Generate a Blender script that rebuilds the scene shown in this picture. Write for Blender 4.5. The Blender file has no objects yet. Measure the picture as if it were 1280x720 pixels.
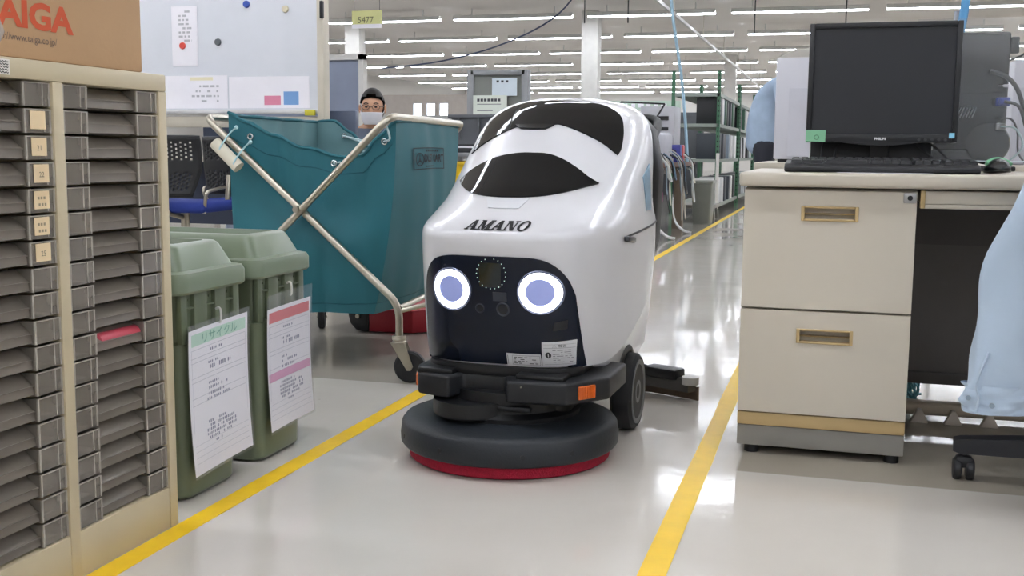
import bpy, bmesh, math, random
from mathutils import Vector, Matrix, Euler
from mathutils.bvhtree import BVHTree
from mathutils.geometry import tessellate_polygon

random.seed(7)
PI = math.pi
SC = bpy.context.scene
COL = SC.collection

# ------------------------------------------------------------------ camera
def make_camera():
    f_px, yaw, pitch, roll, h = 1377.5, .2842, .1238, .0089, .7569
    f0 = Vector((-math.sin(yaw), math.cos(yaw), 0)); r0 = Vector((math.cos(yaw), math.sin(yaw), 0)); u0 = Vector((0, 0, 1))
    f = f0 * math.cos(pitch) - u0 * math.sin(pitch); u = u0 * math.cos(pitch) + f0 * math.sin(pitch)
    r = r0 * math.cos(roll) + u * math.sin(roll); u = u * math.cos(roll) - r0 * math.sin(roll)
    cd = bpy.data.cameras.new('camera'); cd.sensor_width = 36; cd.lens = f_px * 36 / 1280
    cd.clip_start = .02; cd.clip_end = 200
    co = bpy.data.objects.new('camera', cd); COL.objects.link(co)
    m = Matrix((r, u, -f)).transposed().to_4x4(); m.translation = (0, 0, h)
    co.matrix_world = m
    SC.camera = co
make_camera()

# ------------------------------------------------------------------ world and exposure
w = bpy.data.worlds.new('world'); SC.world = w; w.use_nodes = True
w.node_tree.nodes['Background'].inputs[0].default_value = (.75, .85, 1, 1)
w.node_tree.nodes['Background'].inputs[1].default_value = .8
SC.view_settings.view_transform = 'Standard'; SC.view_settings.look = 'None'
SC.view_settings.gamma = 1; SC.view_settings.use_curve_mapping = False
SC.view_settings.exposure = 1.08
TUBE_STRENGTH = 14.0

# ------------------------------------------------------------------ materials
def lin(c):
    if isinstance(c, str):
        c = tuple(int(c[i:i + 2], 16) for i in (0, 2, 4))
    return tuple(((v / 255) / 12.92 if v / 255 <= .04045 else ((v / 255 + .055) / 1.055) ** 2.4) for v in c) + (1,)
MATS = {}
def mat(name, col, rough=.5, metal=0, var=.06, scale=8, bump=0, bscale=60, coat=0, emit=None, es=0, trans=0, alpha=1, spec=.5, sheen=0):
    if name in MATS: return MATS[name]
    m = bpy.data.materials.new(name); MATS[name] = m; m.use_nodes = True
    nt = m.node_tree; b = nt.nodes['Principled BSDF']; N = nt.nodes.new; L = nt.links.new
    c = lin(col)
    tc = N('ShaderNodeTexCoord')
    if var:
        nz = N('ShaderNodeTexNoise'); nz.inputs['Scale'].default_value = scale; nz.inputs['Detail'].default_value = 4
        L(tc.outputs['Object'], nz.inputs['Vector'])
        mr = N('ShaderNodeMapRange'); mr.inputs[1].default_value = .25; mr.inputs[2].default_value = .75
        mr.inputs[3].default_value = 1 - var; mr.inputs[4].default_value = 1 + var
        L(nz.outputs['Fac'], mr.inputs[0])
        mx = N('ShaderNodeMix'); mx.data_type = 'RGBA'; mx.blend_type = 'MULTIPLY'; mx.inputs[0].default_value = 1
        mx.inputs[6].default_value = c
        L(mr.outputs[0], mx.inputs[7]); L(mx.outputs[2], b.inputs['Base Color'])
    else:
        b.inputs['Base Color'].default_value = c
    b.inputs['Roughness'].default_value = rough; b.inputs['Metallic'].default_value = metal
    b.inputs['Specular IOR Level'].default_value = spec
    if coat: b.inputs['Coat Weight'].default_value = coat; b.inputs['Coat Roughness'].default_value = .04
    if sheen: b.inputs['Sheen Weight'].default_value = sheen
    if trans: b.inputs['Transmission Weight'].default_value = trans
    if bump:
        n2 = N('ShaderNodeTexNoise'); n2.inputs['Scale'].default_value = bscale; n2.inputs['Detail'].default_value = 3
        L(tc.outputs['Object'], n2.inputs['Vector'])
        bp = N('ShaderNodeBump'); bp.inputs['Strength'].default_value = bump; bp.inputs['Distance'].default_value = .004
        L(n2.outputs['Fac'], bp.inputs['Height']); L(bp.outputs[0], b.inputs['Normal'])
    if emit:
        b.inputs['Emission Color'].default_value = lin(emit); b.inputs['Emission Strength'].default_value = es
    if alpha < 1:
        out = nt.nodes['Material Output']; tr = N('ShaderNodeBsdfTransparent'); ms = N('ShaderNodeMixShader')
        ms.inputs[0].default_value = alpha
        L(tr.outputs[0], ms.inputs[1]); L(b.outputs[0], ms.inputs[2]); L(ms.outputs[0], out.inputs['Surface'])
    return m

def floor_material():
    m = bpy.data.materials.new('polished_floor'); m.use_nodes = True
    nt = m.node_tree; b = nt.nodes['Principled BSDF']; N = nt.nodes.new; L = nt.links.new
    tc = N('ShaderNodeTexCoord')
    def noise(sc, det=4, rough=.5):
        n = N('ShaderNodeTexNoise'); n.inputs['Scale'].default_value = sc; n.inputs['Detail'].default_value = det
        n.inputs['Roughness'].default_value = rough; L(tc.outputs['Object'], n.inputs['Vector']); return n.outputs['Fac']
    def rng(src, a, bb, c, d):
        r = N('ShaderNodeMapRange'); r.inputs[1].default_value = a; r.inputs[2].default_value = bb
        r.inputs[3].default_value = c; r.inputs[4].default_value = d; L(src, r.inputs[0]); return r.outputs[0]
    def mixc(fac, c1, c2, blend='MIX'):
        x = N('ShaderNodeMix'); x.data_type = 'RGBA'; x.blend_type = blend
        if isinstance(fac, float): x.inputs[0].default_value = fac
        else: L(fac, x.inputs[0])
        for s, c in ((6, c1), (7, c2)):
            if isinstance(c, tuple): x.inputs[s].default_value = c
            else: L(c, x.inputs[s])
        return x.outputs[2]
    base = mixc(rng(noise(1.3), .3, .7, 0, 1), lin('cdc7be'), lin('d6d1c9'))
    # scattered scuffs and specks
    v = N('ShaderNodeTexVoronoi'); v.inputs['Scale'].default_value = 9; L(tc.outputs['Object'], v.inputs['Vector'])
    wr = noise(60, 2)
    ad = N('ShaderNodeMath'); ad.operation = 'MULTIPLY_ADD'; ad.inputs[1].default_value = .05; L(wr, ad.inputs[0]); L(v.outputs['Distance'], ad.inputs[2])
    sp = rng(ad.outputs[0], .045, .062, 1, 0)
    gate = rng(noise(.9, 2), .56, .66, 0, .75)
    ml = N('ShaderNodeMath'); ml.operation = 'MULTIPLY'; L(sp, ml.inputs[0]); L(gate, ml.inputs[1])
    base = mixc(ml.outputs[0], base, lin('6d655c'))
    # greyer, darker floor zones left and right, straight edges at fixed places
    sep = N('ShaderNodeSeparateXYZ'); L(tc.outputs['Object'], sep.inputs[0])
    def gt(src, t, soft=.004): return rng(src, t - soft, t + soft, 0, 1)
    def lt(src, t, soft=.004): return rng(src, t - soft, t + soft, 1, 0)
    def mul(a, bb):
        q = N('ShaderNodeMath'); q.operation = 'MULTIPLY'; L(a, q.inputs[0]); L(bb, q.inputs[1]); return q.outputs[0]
    grey_l = mul(lt(sep.outputs[0], -1.25), gt(sep.outputs[1], 3.285))
    grey_r = mul(gt(sep.outputs[0], -.20), gt(sep.outputs[1], 2.62))
    base = mixc(mul(grey_l, rng(noise(.5), 0, 1, .75, .95)), base, lin('a09a90'))
    base = mixc(grey_r, base, lin('aaa294'))
    L(base, b.inputs['Base Color'])
    rr = rng(noise(2.2, 5), .3, .7, .05, .13)
    L(rr, b.inputs['Roughness'])
    b.inputs['Specular IOR Level'].default_value = .55
    bp = N('ShaderNodeBump'); bp.inputs['Strength'].default_value = .035; bp.inputs['Distance'].default_value = .02
    L(noise(7, 2), bp.inputs['Height']); L(bp.outputs[0], b.inputs['Normal'])
    return m

# ------------------------------------------------------------------ mesh helpers
def nb(): return bmesh.new()
def merge(bm, t, M=None):
    if M is not None: bmesh.ops.transform(t, matrix=M, verts=t.verts)
    mp = {}
    for v in t.verts: mp[v] = bm.verts.new(v.co)
    for f in t.faces:
        try: bm.faces.new([mp[v] for v in f.verts])
        except ValueError: pass
    t.free()
def box(bm, x0, x1, y0, y1, z0, z1, bev=0, seg=2, M=None):
    t = nb()
    vs = [t.verts.new((x, y, z)) for x in (x0, x1) for y in (y0, y1) for z in (z0, z1)]
    for f in ((0, 1, 3, 2), (4, 6, 7, 5), (0, 4, 5, 1), (2, 3, 7, 6), (0, 2, 6, 4), (1, 5, 7, 3)):
        t.faces.new([vs[i] for i in f])
    if bev:
        bmesh.ops.bevel(t, geom=list(t.edges), offset=bev, segments=seg, profile=.5, affect='EDGES')
    merge(bm, t, M)
def cbox(bm, c, s, bev=0, rot=None, seg=2):
    M = Matrix.Translation(c)
    if rot is not None: M = M @ Euler(rot).to_matrix().to_4x4()
    box(bm, -s[0] / 2, s[0] / 2, -s[1] / 2, s[1] / 2, -s[2] / 2, s[2] / 2, bev, seg, M)
def ring_faces(bm, rings, cap0=True, cap1=True, closed=True):
    R = [[bm.verts.new(p) for p in r] for r in rings]
    n = len(R[0])
    for a, b in zip(R, R[1:]):
        for i in range(n if closed else n - 1):
            j = (i + 1) % n
            bm.faces.new((a[i], a[j], b[j], b[i]))
    if cap0 and closed: bm.faces.new(R[0][::-1])
    if cap1 and closed: bm.faces.new(R[-1])
    return R
def frame_of(d):
    d = Vector(d).normalized()
    a = Vector((0, 0, 1)) if abs(d.z) < .95 else Vector((1, 0, 0))
    x = d.cross(a).normalized(); y = d.cross(x).normalized()
    return x, y
def cyl(bm, p0, p1, r, r1=None, n=16, cap=True):
    p0, p1 = Vector(p0), Vector(p1); r1 = r if r1 is None else r1
    x, y = frame_of(p1 - p0)
    ring_faces(bm, [[p + (x * math.cos(2 * PI * i / n) + y * math.sin(2 * PI * i / n)) * q for i in range(n)] for p, q in ((p0, r), (p1, r1))], cap, cap)
def smooth_path(pts, k=6, closed=False):
    P = [Vector(p) for p in pts]; out = []; n = len(P)
    for i in range(n if closed else n - 1):
        if closed: a, b, c, d = P[i - 1], P[i], P[(i + 1) % n], P[(i + 2) % n]
        else: a, b, c, d = P[max(i - 1, 0)], P[i], P[i + 1], P[min(i + 2, n - 1)]
        for j in range(k):
            t = j / k
            out.append(.5 * ((2 * b) + (c - a) * t + (2 * a - 5 * b + 4 * c - d) * t * t + (3 * b - a - 3 * c + d) * t ** 3))
    if not closed: out.append(P[-1])
    return out
def tube(bm, pts, r, n=8, sm=0, closed=False):
    P = smooth_path(pts, sm, closed) if sm else [Vector(p) for p in pts]
    rings = []; px = None
    m = len(P)
    for i, p in enumerate(P):
        if closed: d = P[(i + 1) % m] - P[i - 1]
        else: d = P[min(i + 1, m - 1)] - P[max(i - 1, 0)]
        d = d.normalized()
        if px is None: x, y = frame_of(d)
        else:
            x = (px - d * px.dot(d))
            x = x.normalized() if x.length > 1e-6 else frame_of(d)[0]
            y = d.cross(x)
        px = x
        rings.append([p + (x * math.cos(2 * PI * k / n) + y * math.sin(2 * PI * k / n)) * r for k in range(n)])
    if closed: rings.append(rings[0])
    ring_faces(bm, rings, not closed, not closed)
    if closed: bmesh.ops.remove_doubles(bm, verts=bm.verts, dist=1e-6)
def bend(pts, rad=.05, k=5):
    P = [Vector(p) for p in pts]; out = [P[0]]
    for a, b, c in zip(P, P[1:], P[2:]):
        u = (a - b); v = (c - b); r = min(rad, u.length * .45, v.length * .45)
        s, e = b + u.normalized() * r, b + v.normalized() * r
        for i in range(k + 1):
            t = i / k; out.append((1 - t) ** 2 * s + 2 * t * (1 - t) * b + t * t * e)
    return out + [P[-1]]
def lathe(bm, prof, c=(0, 0, 0), n=24, M=None):
    t = nb()
    ring_faces(t, [[(r * math.cos(2 * PI * i / n), r * math.sin(2 * PI * i / n), z) for i in range(n)] for r, z in prof])
    merge(bm, t, (Matrix.Translation(c) @ M) if M is not None else Matrix.Translation(c))
def prism(bm, poly, z0, z1, bev=0, M=None, seg=2):
    t = nb()
    a = [t.verts.new((x, y, z0)) for x, y in poly]; b = [t.verts.new((x, y, z1)) for x, y in poly]
    n = len(poly)
    t.faces.new(a[::-1]); t.faces.new(b)
    for i in range(n): t.faces.new((a[i], a[(i + 1) % n], b[(i + 1) % n], b[i]))
    bmesh.ops.recalc_face_normals(t, faces=t.faces)
    if bev: bmesh.ops.bevel(t, geom=list(t.edges), offset=bev, segments=seg, profile=.5, affect='EDGES')
    merge(bm, t, M)
def grid(bm, fn, nu, nv, skip=None):
    V = [[bm.verts.new(fn(i / nu, j / nv)) for j in range(nv + 1)] for i in range(nu + 1)]
    for i in range(nu):
        for j in range(nv):
            if skip and skip(i, j): continue
            bm.faces.new((V[i][j], V[i + 1][j], V[i + 1][j + 1], V[i][j + 1]))
    return V
def quad(bm, a, b, c, d): bm.faces.new([bm.verts.new(p) for p in (a, b, c, d)])
def rrect(x0, x1, y0, y1, r, k=4):
    out = []
    for cx, cy, a in ((x1 - r, y1 - r, 0), (x0 + r, y1 - r, PI / 2), (x0 + r, y0 + r, PI), (x1 - r, y0 + r, 1.5 * PI)):
        for i in range(k + 1):
            t = a + PI / 2 * i / k; out.append((cx + r * math.cos(t), cy + r * math.sin(t)))
    return out
def sphere(bm, c, r, nu=16, nv=10, s=(1, 1, 1)):
    t = nb(); bmesh.ops.create_uvsphere(t, u_segments=nu, v_segments=nv, radius=r)
    merge(bm, t, Matrix.Translation(c) @ Matrix.Diagonal((*s, 1)))

# ------------------------------------------------------------------ object helpers
def rootmat(o):
    while o.parent: o = o.parent
    return Matrix.Translation(o.location) @ o.rotation_euler.to_matrix().to_4x4()
def mesh_of(name, bm, m, smooth=35, recalc=True):
    if recalc: bmesh.ops.recalc_face_normals(bm, faces=bm.faces)
    me = bpy.data.meshes.new(name); bm.to_mesh(me); bm.free()
    me.materials.append(m)
    if smooth:
        for p in me.polygons: p.use_smooth = True
        me.set_sharp_from_angle(angle=math.radians(smooth))
    return me
def obj(name, bm, m, parent=None, smooth=35, W=False, recalc=True):
    if W and parent is not None:
        bmesh.ops.transform(bm, matrix=rootmat(parent).inverted(), verts=bm.verts)
    o = bpy.data.objects.new(name, mesh_of(name, bm, m, smooth, recalc)); COL.objects.link(o)
    if parent is not None: o.parent = parent
    return o
def inst(name, me, parent=None, loc=(0, 0, 0), rot=(0, 0, 0)):
    o = bpy.data.objects.new(name, me); COL.objects.link(o); o.location = loc; o.rotation_euler = rot
    if parent is not None: o.parent = parent
    return o
def tag(o, label, cat, group=None, kind=None):
    o['label'] = label; o['category'] = cat
    if group: o['group'] = group
    if kind: o['kind'] = kind
    return o
def thing(name, label, cat, loc=(0, 0, 0), rz=0, group=None):
    o = bpy.data.objects.new(name, None); COL.objects.link(o); o.empty_display_size = .05
    o.location = loc; o.rotation_euler = (0, 0, rz)
    return tag(o, label, cat, group)
def struct(name, bm, m, smooth=0):
    o = obj(name, bm, m, None, smooth); o['kind'] = 'structure'; return o
def solo(name, bm, m, label, cat, group=None, smooth=35):
    return tag(obj(name, bm, m, None, smooth), label, cat, group)
def dup(root, loc=None, rz=None, label=None, group=None, parent=None):
    r = root.copy(); COL.objects.link(r)
    if loc is not None: r.location = loc
    if rz is not None: r.rotation_euler = (0, 0, rz)
    if label: r['label'] = label
    if group: r['group'] = group
    if parent is not None: r.parent = parent
    for ch in [c for c in bpy.data.objects if c.parent == root]: dup(ch, parent=r)
    return r
def text_bm(s, size, bold=0, shear=0, align='CENTER'):
    cu = bpy.data.curves.new('t', 'FONT'); cu.body = s; cu.size = size; cu.align_x = align; cu.align_y = 'CENTER'
    cu.offset = bold; cu.shear = shear; cu.resolution_u = 3
    o = bpy.data.objects.new('t', cu); COL.objects.link(o)
    dg = bpy.context.evaluated_depsgraph_get()
    me = bpy.data.meshes.new_from_object(o.evaluated_get(dg))
    bm = nb(); bm.from_mesh(me)
    bpy.data.objects.remove(o); bpy.data.meshes.remove(me); bpy.data.curves.remove(cu)
    return bm
def plane_mat(o, ux, uy):
    """matrix with local x along ux, local y along uy, origin o"""
    ux, uy = Vector(ux).normalized(), Vector(uy).normalized(); uz = ux.cross(uy)
    M = Matrix((ux, uy, uz)).transposed().to_4x4(); M.translation = o; return M
def put_text(name, s, size, M, m, parent, bold=0, shear=0, align='CENTER', sx=1):
    t = text_bm(s, size, bold, shear, align)
    bmesh.ops.transform(t, matrix=M @ Matrix.Diagonal((sx, 1, 1, 1)), verts=t.verts)
    return obj(name, t, m, parent, 0, W=parent is not None, recalc=False)

# common materials
WHITE = mat('white_gloss_shell', 'd6d6da', .22, var=.015, coat=.3)
BLACKP = mat('matt_black_plastic', '111215', .45, var=.1, bump=.1, bscale=300)
DARKP = mat('charcoal_plastic', '191b1f', .5, var=.1)
DECKM = mat('deck_charcoal', '1c2127', .5, var=.12, bump=.15, bscale=200)
STEEL = mat('brushed_steel', 'b8b2a4', .28, 1, var=.08)
CREAM = mat('cream_painted_metal', 'cbc2ae', .42, var=.03)
INK = mat('black_ink', '15171a', .6, var=0)
PAPER = mat('white_paper', 'f4f2f8', .7, var=.02)
YEL = mat('yellow_floor_tape', 'f6ca1a', .45, var=.06, scale=20)

# ================================================================== SETTING
X0, X1, Y0, Y1, ZC = -16, 9, -9, 47, 3.4
bm = nb(); box(bm, X0, X1, Y0, Y1, -.1, 0)
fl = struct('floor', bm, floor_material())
CEILM = mat('ceiling_paint', 'e6e2de', .8, var=.04, scale=.6)
bm = nb(); box(bm, X0, X1, Y0, Y1, ZC, ZC + .1); struct('ceiling', bm, CEILM)
WALLM = mat('hall_wall_paint', 'c8c5bf', .75, var=.04, scale=.8)
bm = nb(); box(bm, X0 - .1, X0, Y0, Y1, 0, ZC); struct('wall_left', bm, WALLM)
bm = nb(); box(bm, X1, X1 + .1, Y0, Y1, 0, ZC); struct('wall_right', bm, WALLM)
bm = nb(); box(bm, X0, X1, Y0 - .1, Y0, 0, ZC); struct('wall_back', bm, WALLM)
# far wall with window openings built from strips
FW = [(-15.2, -14.2), (-13.8, -12.8), (-12.4, -11.4), (-9, -8), (-7.6, -6.6)]
bm = nb(); zs0, zs1 = 1.0, 2.2
box(bm, X0, X1, Y1, Y1 + .15, 0, zs0); box(bm, X0, X1, Y1, Y1 + .15, zs1, ZC)
xp = X0
for a, b in FW: box(bm, xp, a, Y1, Y1 + .15, zs0, zs1); xp = b
box(bm, xp, X1, Y1, Y1 + .15, zs0, zs1)
struct('wall_front', bm, WALLM)
WINF = mat('window_frame_aluminium', 'b9bcc0', .4, .6)
GLASSM = mat('daylit_frosted_glass', 'f2f6fb', .5, emit='eef6ff', es=3.0)
for i, (a, b) in enumerate(FW):
    bm = nb()
    for q in ((a, a + .06, zs0, zs1), (b - .06, b, zs0, zs1), (a, b, zs0, zs0 + .06), (a, b, zs1 - .06, zs1), ((a + b) / 2 - .03, (a + b) / 2 + .03, zs0, zs1)):
        box(bm, q[0], q[1], Y1 + .04, Y1 + .1, q[2], q[3])
    wo = struct('window_%d' % (i + 1), bm, WINF)
    for (c, d) in ((a + .06, (a + b) / 2 - .03), ((a + b) / 2 + .03, b - .06)):
        bm = nb(); box(bm, c, d, Y1 + .06, Y1 + .08, zs0 + .06, zs1 - .06); obj('pane', bm, GLASSM, wo, 0)
# low inner wall with three bright windows, far behind the seated worker
IW = [(-10.22, -9.98), (-9.86, -9.62), (-9.52, -9.28)]
bm = nb(); box(bm, -15.9, -8.6, 26.0, 26.12, 0, 1.58); box(bm, -15.9, -8.6, 26.0, 26.12, 1.92, 2.12)
xp = -15.9
for a, b in IW: box(bm, xp, a, 26.0, 26.12, 1.58, 1.92); xp = b
box(bm, xp, -8.6, 26.0, 26.12, 1.58, 1.92)
struct('wall_inner', bm, mat('inner_wall_taupe', 'a39b93', .7))
for i, (a, b) in enumerate(IW):
    bm = nb()
    for q in ((a, a + .02, 1.58, 1.92), (b - .02, b, 1.58, 1.92), (a + .02, b - .02, 1.58, 1.60), (a + .02, b - .02, 1.90, 1.92)): box(bm, q[0], q[1], 26.02, 26.08, q[2], q[3])
    wo = struct('window_%d' % (i + 6), bm, WINF)
    bm = nb(); box(bm, a + .02, b - .02, 26.04, 26.06, 1.60, 1.90); obj('pane', bm, GLASSM, wo, 0)
# pillars of the hall
PILM = mat('pillar_white', 'd4d2cd', .6)
for i, (px, py) in enumerate(((-4.6, 21.0), (-2.9, 31.0), (3.9, 21.0), (-9.5, 21.0))):
    bm = nb(); box(bm, px - .16, px + .16, py - .16, py + .16, 0, ZC, .01); struct('trim_%d' % (i + 1), bm, PILM)

# ceiling lights -------------------------------------------------------------
HOUS = mat('fixture_white_enamel', 'dcdcda', .4)
TUBEM = mat('fluorescent_tube', 'ffffff', .4, var=0, emit='f0f5ff', es=TUBE_STRENGTH)
def light_fixture():
    r = thing('ceiling_light', 'white batten fluorescent light in the rows under the hall ceiling', 'ceiling light', (0, 0, 3.2), 0, 'fluorescent lights in rows along the ceiling')
    bm = nb(); prism(bm, [(-.10, -.004), (-.094, -.004), (-.05, .034), (.05, .034), (.094, -.004), (.10, -.004), (.055, .075), (-.055, .075)], -1.15, 1.15, M=plane_mat((0, 0, 0), (0, 1, 0), (0, 0, 1)))
    for x in (-.8, .8): cyl(bm, (x, 0, .07), (x, 0, .2), .012, n=6)
    obj('housing', bm, HOUS, r, 30)
    for y in (-.045, .045):
        bm = nb(); cyl(bm, (-1.14, y, 0), (1.14, y, 0), .017, n=8); obj('tube', bm, TUBEM, r, 60)
    return r
fx = light_fixture(); first = True
for row in range(-7, 8):
    for k in range(-5, 4):
        x, y = -.745 + 2.58 * k, 20.1 + 3.64 * row
        if y > Y1 - 1 or y < Y0 + 1: continue
        if first: fx.location = (x, y, 3.2); first = False
        else: dup(fx, (x, y, 3.2))

# floor tapes
def tape(x0, x1, y0, y1, label):
    bm = nb(); n = 60; random.seed(int(abs(x0) * 1000))
    a = [(x0 + random.uniform(-.0015, .0015), y0 + (y1 - y0) * i / n) for i in range(n + 1)]
    b = [(x1 + random.uniform(-.0015, .0015), y0 + (y1 - y0) * i / n) for i in range(n + 1)]
    prism(bm, a + b[::-1], 0, .0012)
    solo('floor_tape', bm, YEL, label, 'floor tape', smooth=0)
tape(-1.2500, -1.2000, -1, 18, 'long yellow floor tape beside the drawer cabinet and green bins')
tape(-.3136, -.2636, -1, 9, 'yellow floor tape running past the desk pedestal on the right')
# ================================================================== DRAWER CABINET (left)
CAB = thing('drawer_cabinet', 'cream metal cabinet with columns of smoky plastic drawers', 'cabinet', (-1.45, 1.57, 0))
CABM = mat('cabinet_beige_metal', 'c3b698', .45, var=.04)
CABIN = mat('cabinet_inside_brown', '4a4036', .7)
ZB, ZT, NROW = .0842, .8637, 18
HP = (ZT - ZB) / NROW
XF = -1.25
cols = [(1.288, 1.56), (1.586, 1.859)]
bm = nb(); box(bm, -1.60, XF, 1.262, 1.884, ZT, .896, .003); obj('top_panel', bm, CABM, CAB, W=True)
bm = nb(); box(bm, -1.60, XF - .002, 1.288, 1.859, 0.0, ZB, .002); obj('plinth', bm, CABM, CAB, W=True)
for a, b in ((1.262, 1.288), (1.56, 1.586), (1.859, 1.884)):
    bm = nb(); box(bm, -1.60, XF, a, b, 0, ZT, .002); obj('post', bm, CABM, CAB, W=True)
bm = nb(); box(bm, -1.60, -1.594, 1.288, 1.859, ZB, ZT); obj('back_panel', bm, CABIN, CAB, 0, W=True)
SMOKE = mat('smoky_clear_plastic', '8d867c', .22, var=.06, scale=14, alpha=.62)
SMOKE2 = mat('smoky_drawer_tray', '847c72', .30, var=.14, scale=10, alpha=.80)
RIM = mat('clear_plastic_rim', 'b9b3a9', .25, var=.05, alpha=.75)
CARD = mat('buff_label_card', 'e6cfa8', .7, var=.03)
DW = cols[1][1] - cols[1][0] - .004; DH = HP - .0045; EB = .064
def drawer_meshes():
    # face plane x=0 facing +x, y 0..DW, z 0..DH
    bm = nb(); y0, y1 = EB, DW - EB
    prof = [(-.034, DH), (-.030, DH - .002), (-.007, .019), (-.005, .003), (-.02, 0)]
    V = [[bm.verts.new((x, y, z)) for x, z in prof] for y in (y0, y1)]
    for i in range(len(prof) - 1): bm.faces.new((V[0][i], V[1][i], V[1][i + 1], V[0][i + 1]))
    box(bm, -.013, -.004, y0, y1, .0165, .0185)
    box(bm, -.30, -.02, .004, DW - .004, 0, .002)
    tray = mesh_of('drawer', bm, SMOKE2, 0)
    bm = nb()
    t = .0016
    box(bm, -t, 0, .0, EB, 0, DH, .0006, 1)
    box(bm, -.045, -t, EB - t, EB, 0, DH); box(bm, -.045, -t, 0, t, 0, DH); box(bm, -.045, -t, t, EB - t, 0, t)
    end = mesh_of('end_panel', bm, SMOKE, 0)
    bm = nb()
    box(bm, -.002, .0012, EB - .004, EB, 0, DH); box(bm, -.002, .0012, 0, .004, 0, DH)
    box(bm, -.002, .0010, .004, EB - .004, DH - .002, DH); box(bm, -.0035, .0005, EB * .72, EB * .76, .002, DH - .002)
    rim = mesh_of('rim', bm, RIM, 0)
    return tray, end, rim
tray_me, end_me, rim_me = drawer_meshes()
card_bm = nb(); box(card_bm, .0013, .0018, .016, .052, .006, DH - .003); card_me = mesh_of('label_card', card_bm, CARD, 0)
LOCX = XF + 1.45
for ci, (a, b) in enumerate(cols):
    for k in range(NROW):
        z = ZT - (k + 1) * HP + .002
        sx = random.uniform(-.003, .001)
        d = inst('drawer', tray_me, CAB, (XF - .004 + sx + 1.45, a + .002 - 1.57, z))
        for yy in (0, DW - EB):
            e = inst('end_panel', end_me, d, (0, yy, 0)); inst('rim', rim_me, d, (0, yy, 0))
        if ci == 0 and 1 <= k <= 6:
            inst('label_card', card_me, d, (0, DW - EB - .003, 0))
            s = {2: '21', 3: '22', 6: '25' if k == 6 else ''}.get(k, '')
            M = plane_mat((XF - .004 + sx + .0022, a + .002 + DW - EB + .031, z + DH * .48), (0, 1, 0), (0, 0, 1))
            if s: put_text('label_digits', s, .0125, M, mat('grey_ink', '5d5547', .7), d).location = (-(LOCX - .004 + sx), -(a + .002 - 1.57), -z)
            elif k > 1:
                bm = nb()
                for q in range(2):
                    for g in range(3):
                        cbox(bm, (XF - .004 + sx + .0020, a + .002 + DW - EB + .023 + g * .007 + q * .002, z + DH * (.62 - q * .28)), (.0004, .004, .0045))
                o = obj('label_marks', bm, mat('faded_ink', '9a8c74', .7), d, 0)
                bmw = Matrix.Translation((-(XF - .004 + sx), -(a + .002), -z)); o.data.transform(bmw)
# things inside drawers that show through the plastic
bm = nb(); lathe(bm, [(.001, -.075), (.012, -.075), (.0155, -.07), (.0155, .06), (.012, .064), (.001, .064)], (-1.276, 1.738, ZT - 11 * HP + .019), 16, Matrix.Rotation(PI / 2, 4, 'X'))
solo('paper_roll', bm, mat('red_roll_wrap', 'c9485a', .4), 'red wrapped roll showing inside a smoky plastic drawer', 'roll')
bm = nb(); lathe(bm, [(.001, -.09), (.013, -.09), (.015, -.085), (.015, .06), (.012, .064), (.001, .064)], (-1.284, 1.46, ZT - 17 * HP + .019), 16, Matrix.Rotation(PI / 2, 4, 'X'))
solo('paper_roll', bm, mat('tan_roll_wrap', 'd0b48f', .5), 'tan wrapped roll in a low drawer of the near column', 'roll')
# wavy sticker on the top rail
bm = nb(); box(bm, XF + .0002, XF + .0008, 1.405, 1.462, .868, .892, 0); stk = obj('sticker', bm, mat('sticker_white', 'dcd8d0', .5), CAB, 0, W=True)
bm = nb()
for q in range(5):
    z = .8715 + q * .0042
    pts = [(XF + .0012, 1.425 + i * .0011, z + .0011 * math.sin(i * 1.05)) for i in range(31)]
    tube(bm, pts, .0006, 4)
obj('wave_mark', bm, INK, stk, 0, W=True)

# cardboard box on the cabinet
CARDB = mat('brown_cardboard', 'bd9a74', .8, var=.06, bump=.1, bscale=90)
BX = thing('cardboard_box', 'brown cardboard carton with red lettering on top of the drawer cabinet', 'carton', (-1.43, 1.5, .896))
bm = nb(); box(bm, -1.60, -1.262, 1.17, 1.828, .897, 1.24, .004); obj('carton_body', bm, CARDB, BX, W=True)
bm = nb(); box(bm, -1.50, -1.36, 1.17, 1.828, 1.2405, 1.2412); box(bm, -1.50, -1.36, 1.8282, 1.8288, 1.16, 1.2412)
obj('packing_tape', bm, mat('tan_packing_tape', 'b79468', .3), BX, 0, W=True)
bm = nb(); prism(bm, [(1.40, .91), (1.452, .912), (1.468, .935), (1.455, .962), (1.43, .97), (1.40, .972)], -.0004, .0004, M=Matrix.Translation((-1.2610, 0, 0)) @ Matrix(((0, 0, 1, 0), (1, 0, 0, 0), (0, 1, 0, 0), (0, 0, 0, 1))))
obj('clear_tape', bm, mat('clear_tape_film', 'd9cfc4', .2, alpha=.45), BX, 0, W=True)
REDI = mat('red_print', 'c9542f', .7, var=.05)
BM = lambda y, z: plane_mat((-1.2612, y, z), (0, 1, 0), (0, 0, 1))
put_text('brand_print', 'TAIGA', .058, BM(1.520, .9655), REDI, BX, bold=.0022, sx=1.28)
put_text('web_print', 'http://www.taiga.co.jp/', .0165, BM(1.515, .9295), mat('grey_print', '6f6157', .7), BX, align='CENTER')
bm = nb()
for g in range(9): cbox(bm, (-1.2611, 1.432 + g * .0085, 1.006), (.0004, .005, .0085 if g % 3 else .0105), 0)
obj('small_print', bm, mat('faded_red_print', 'b8684a', .7), BX, 0, W=True)

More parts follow.
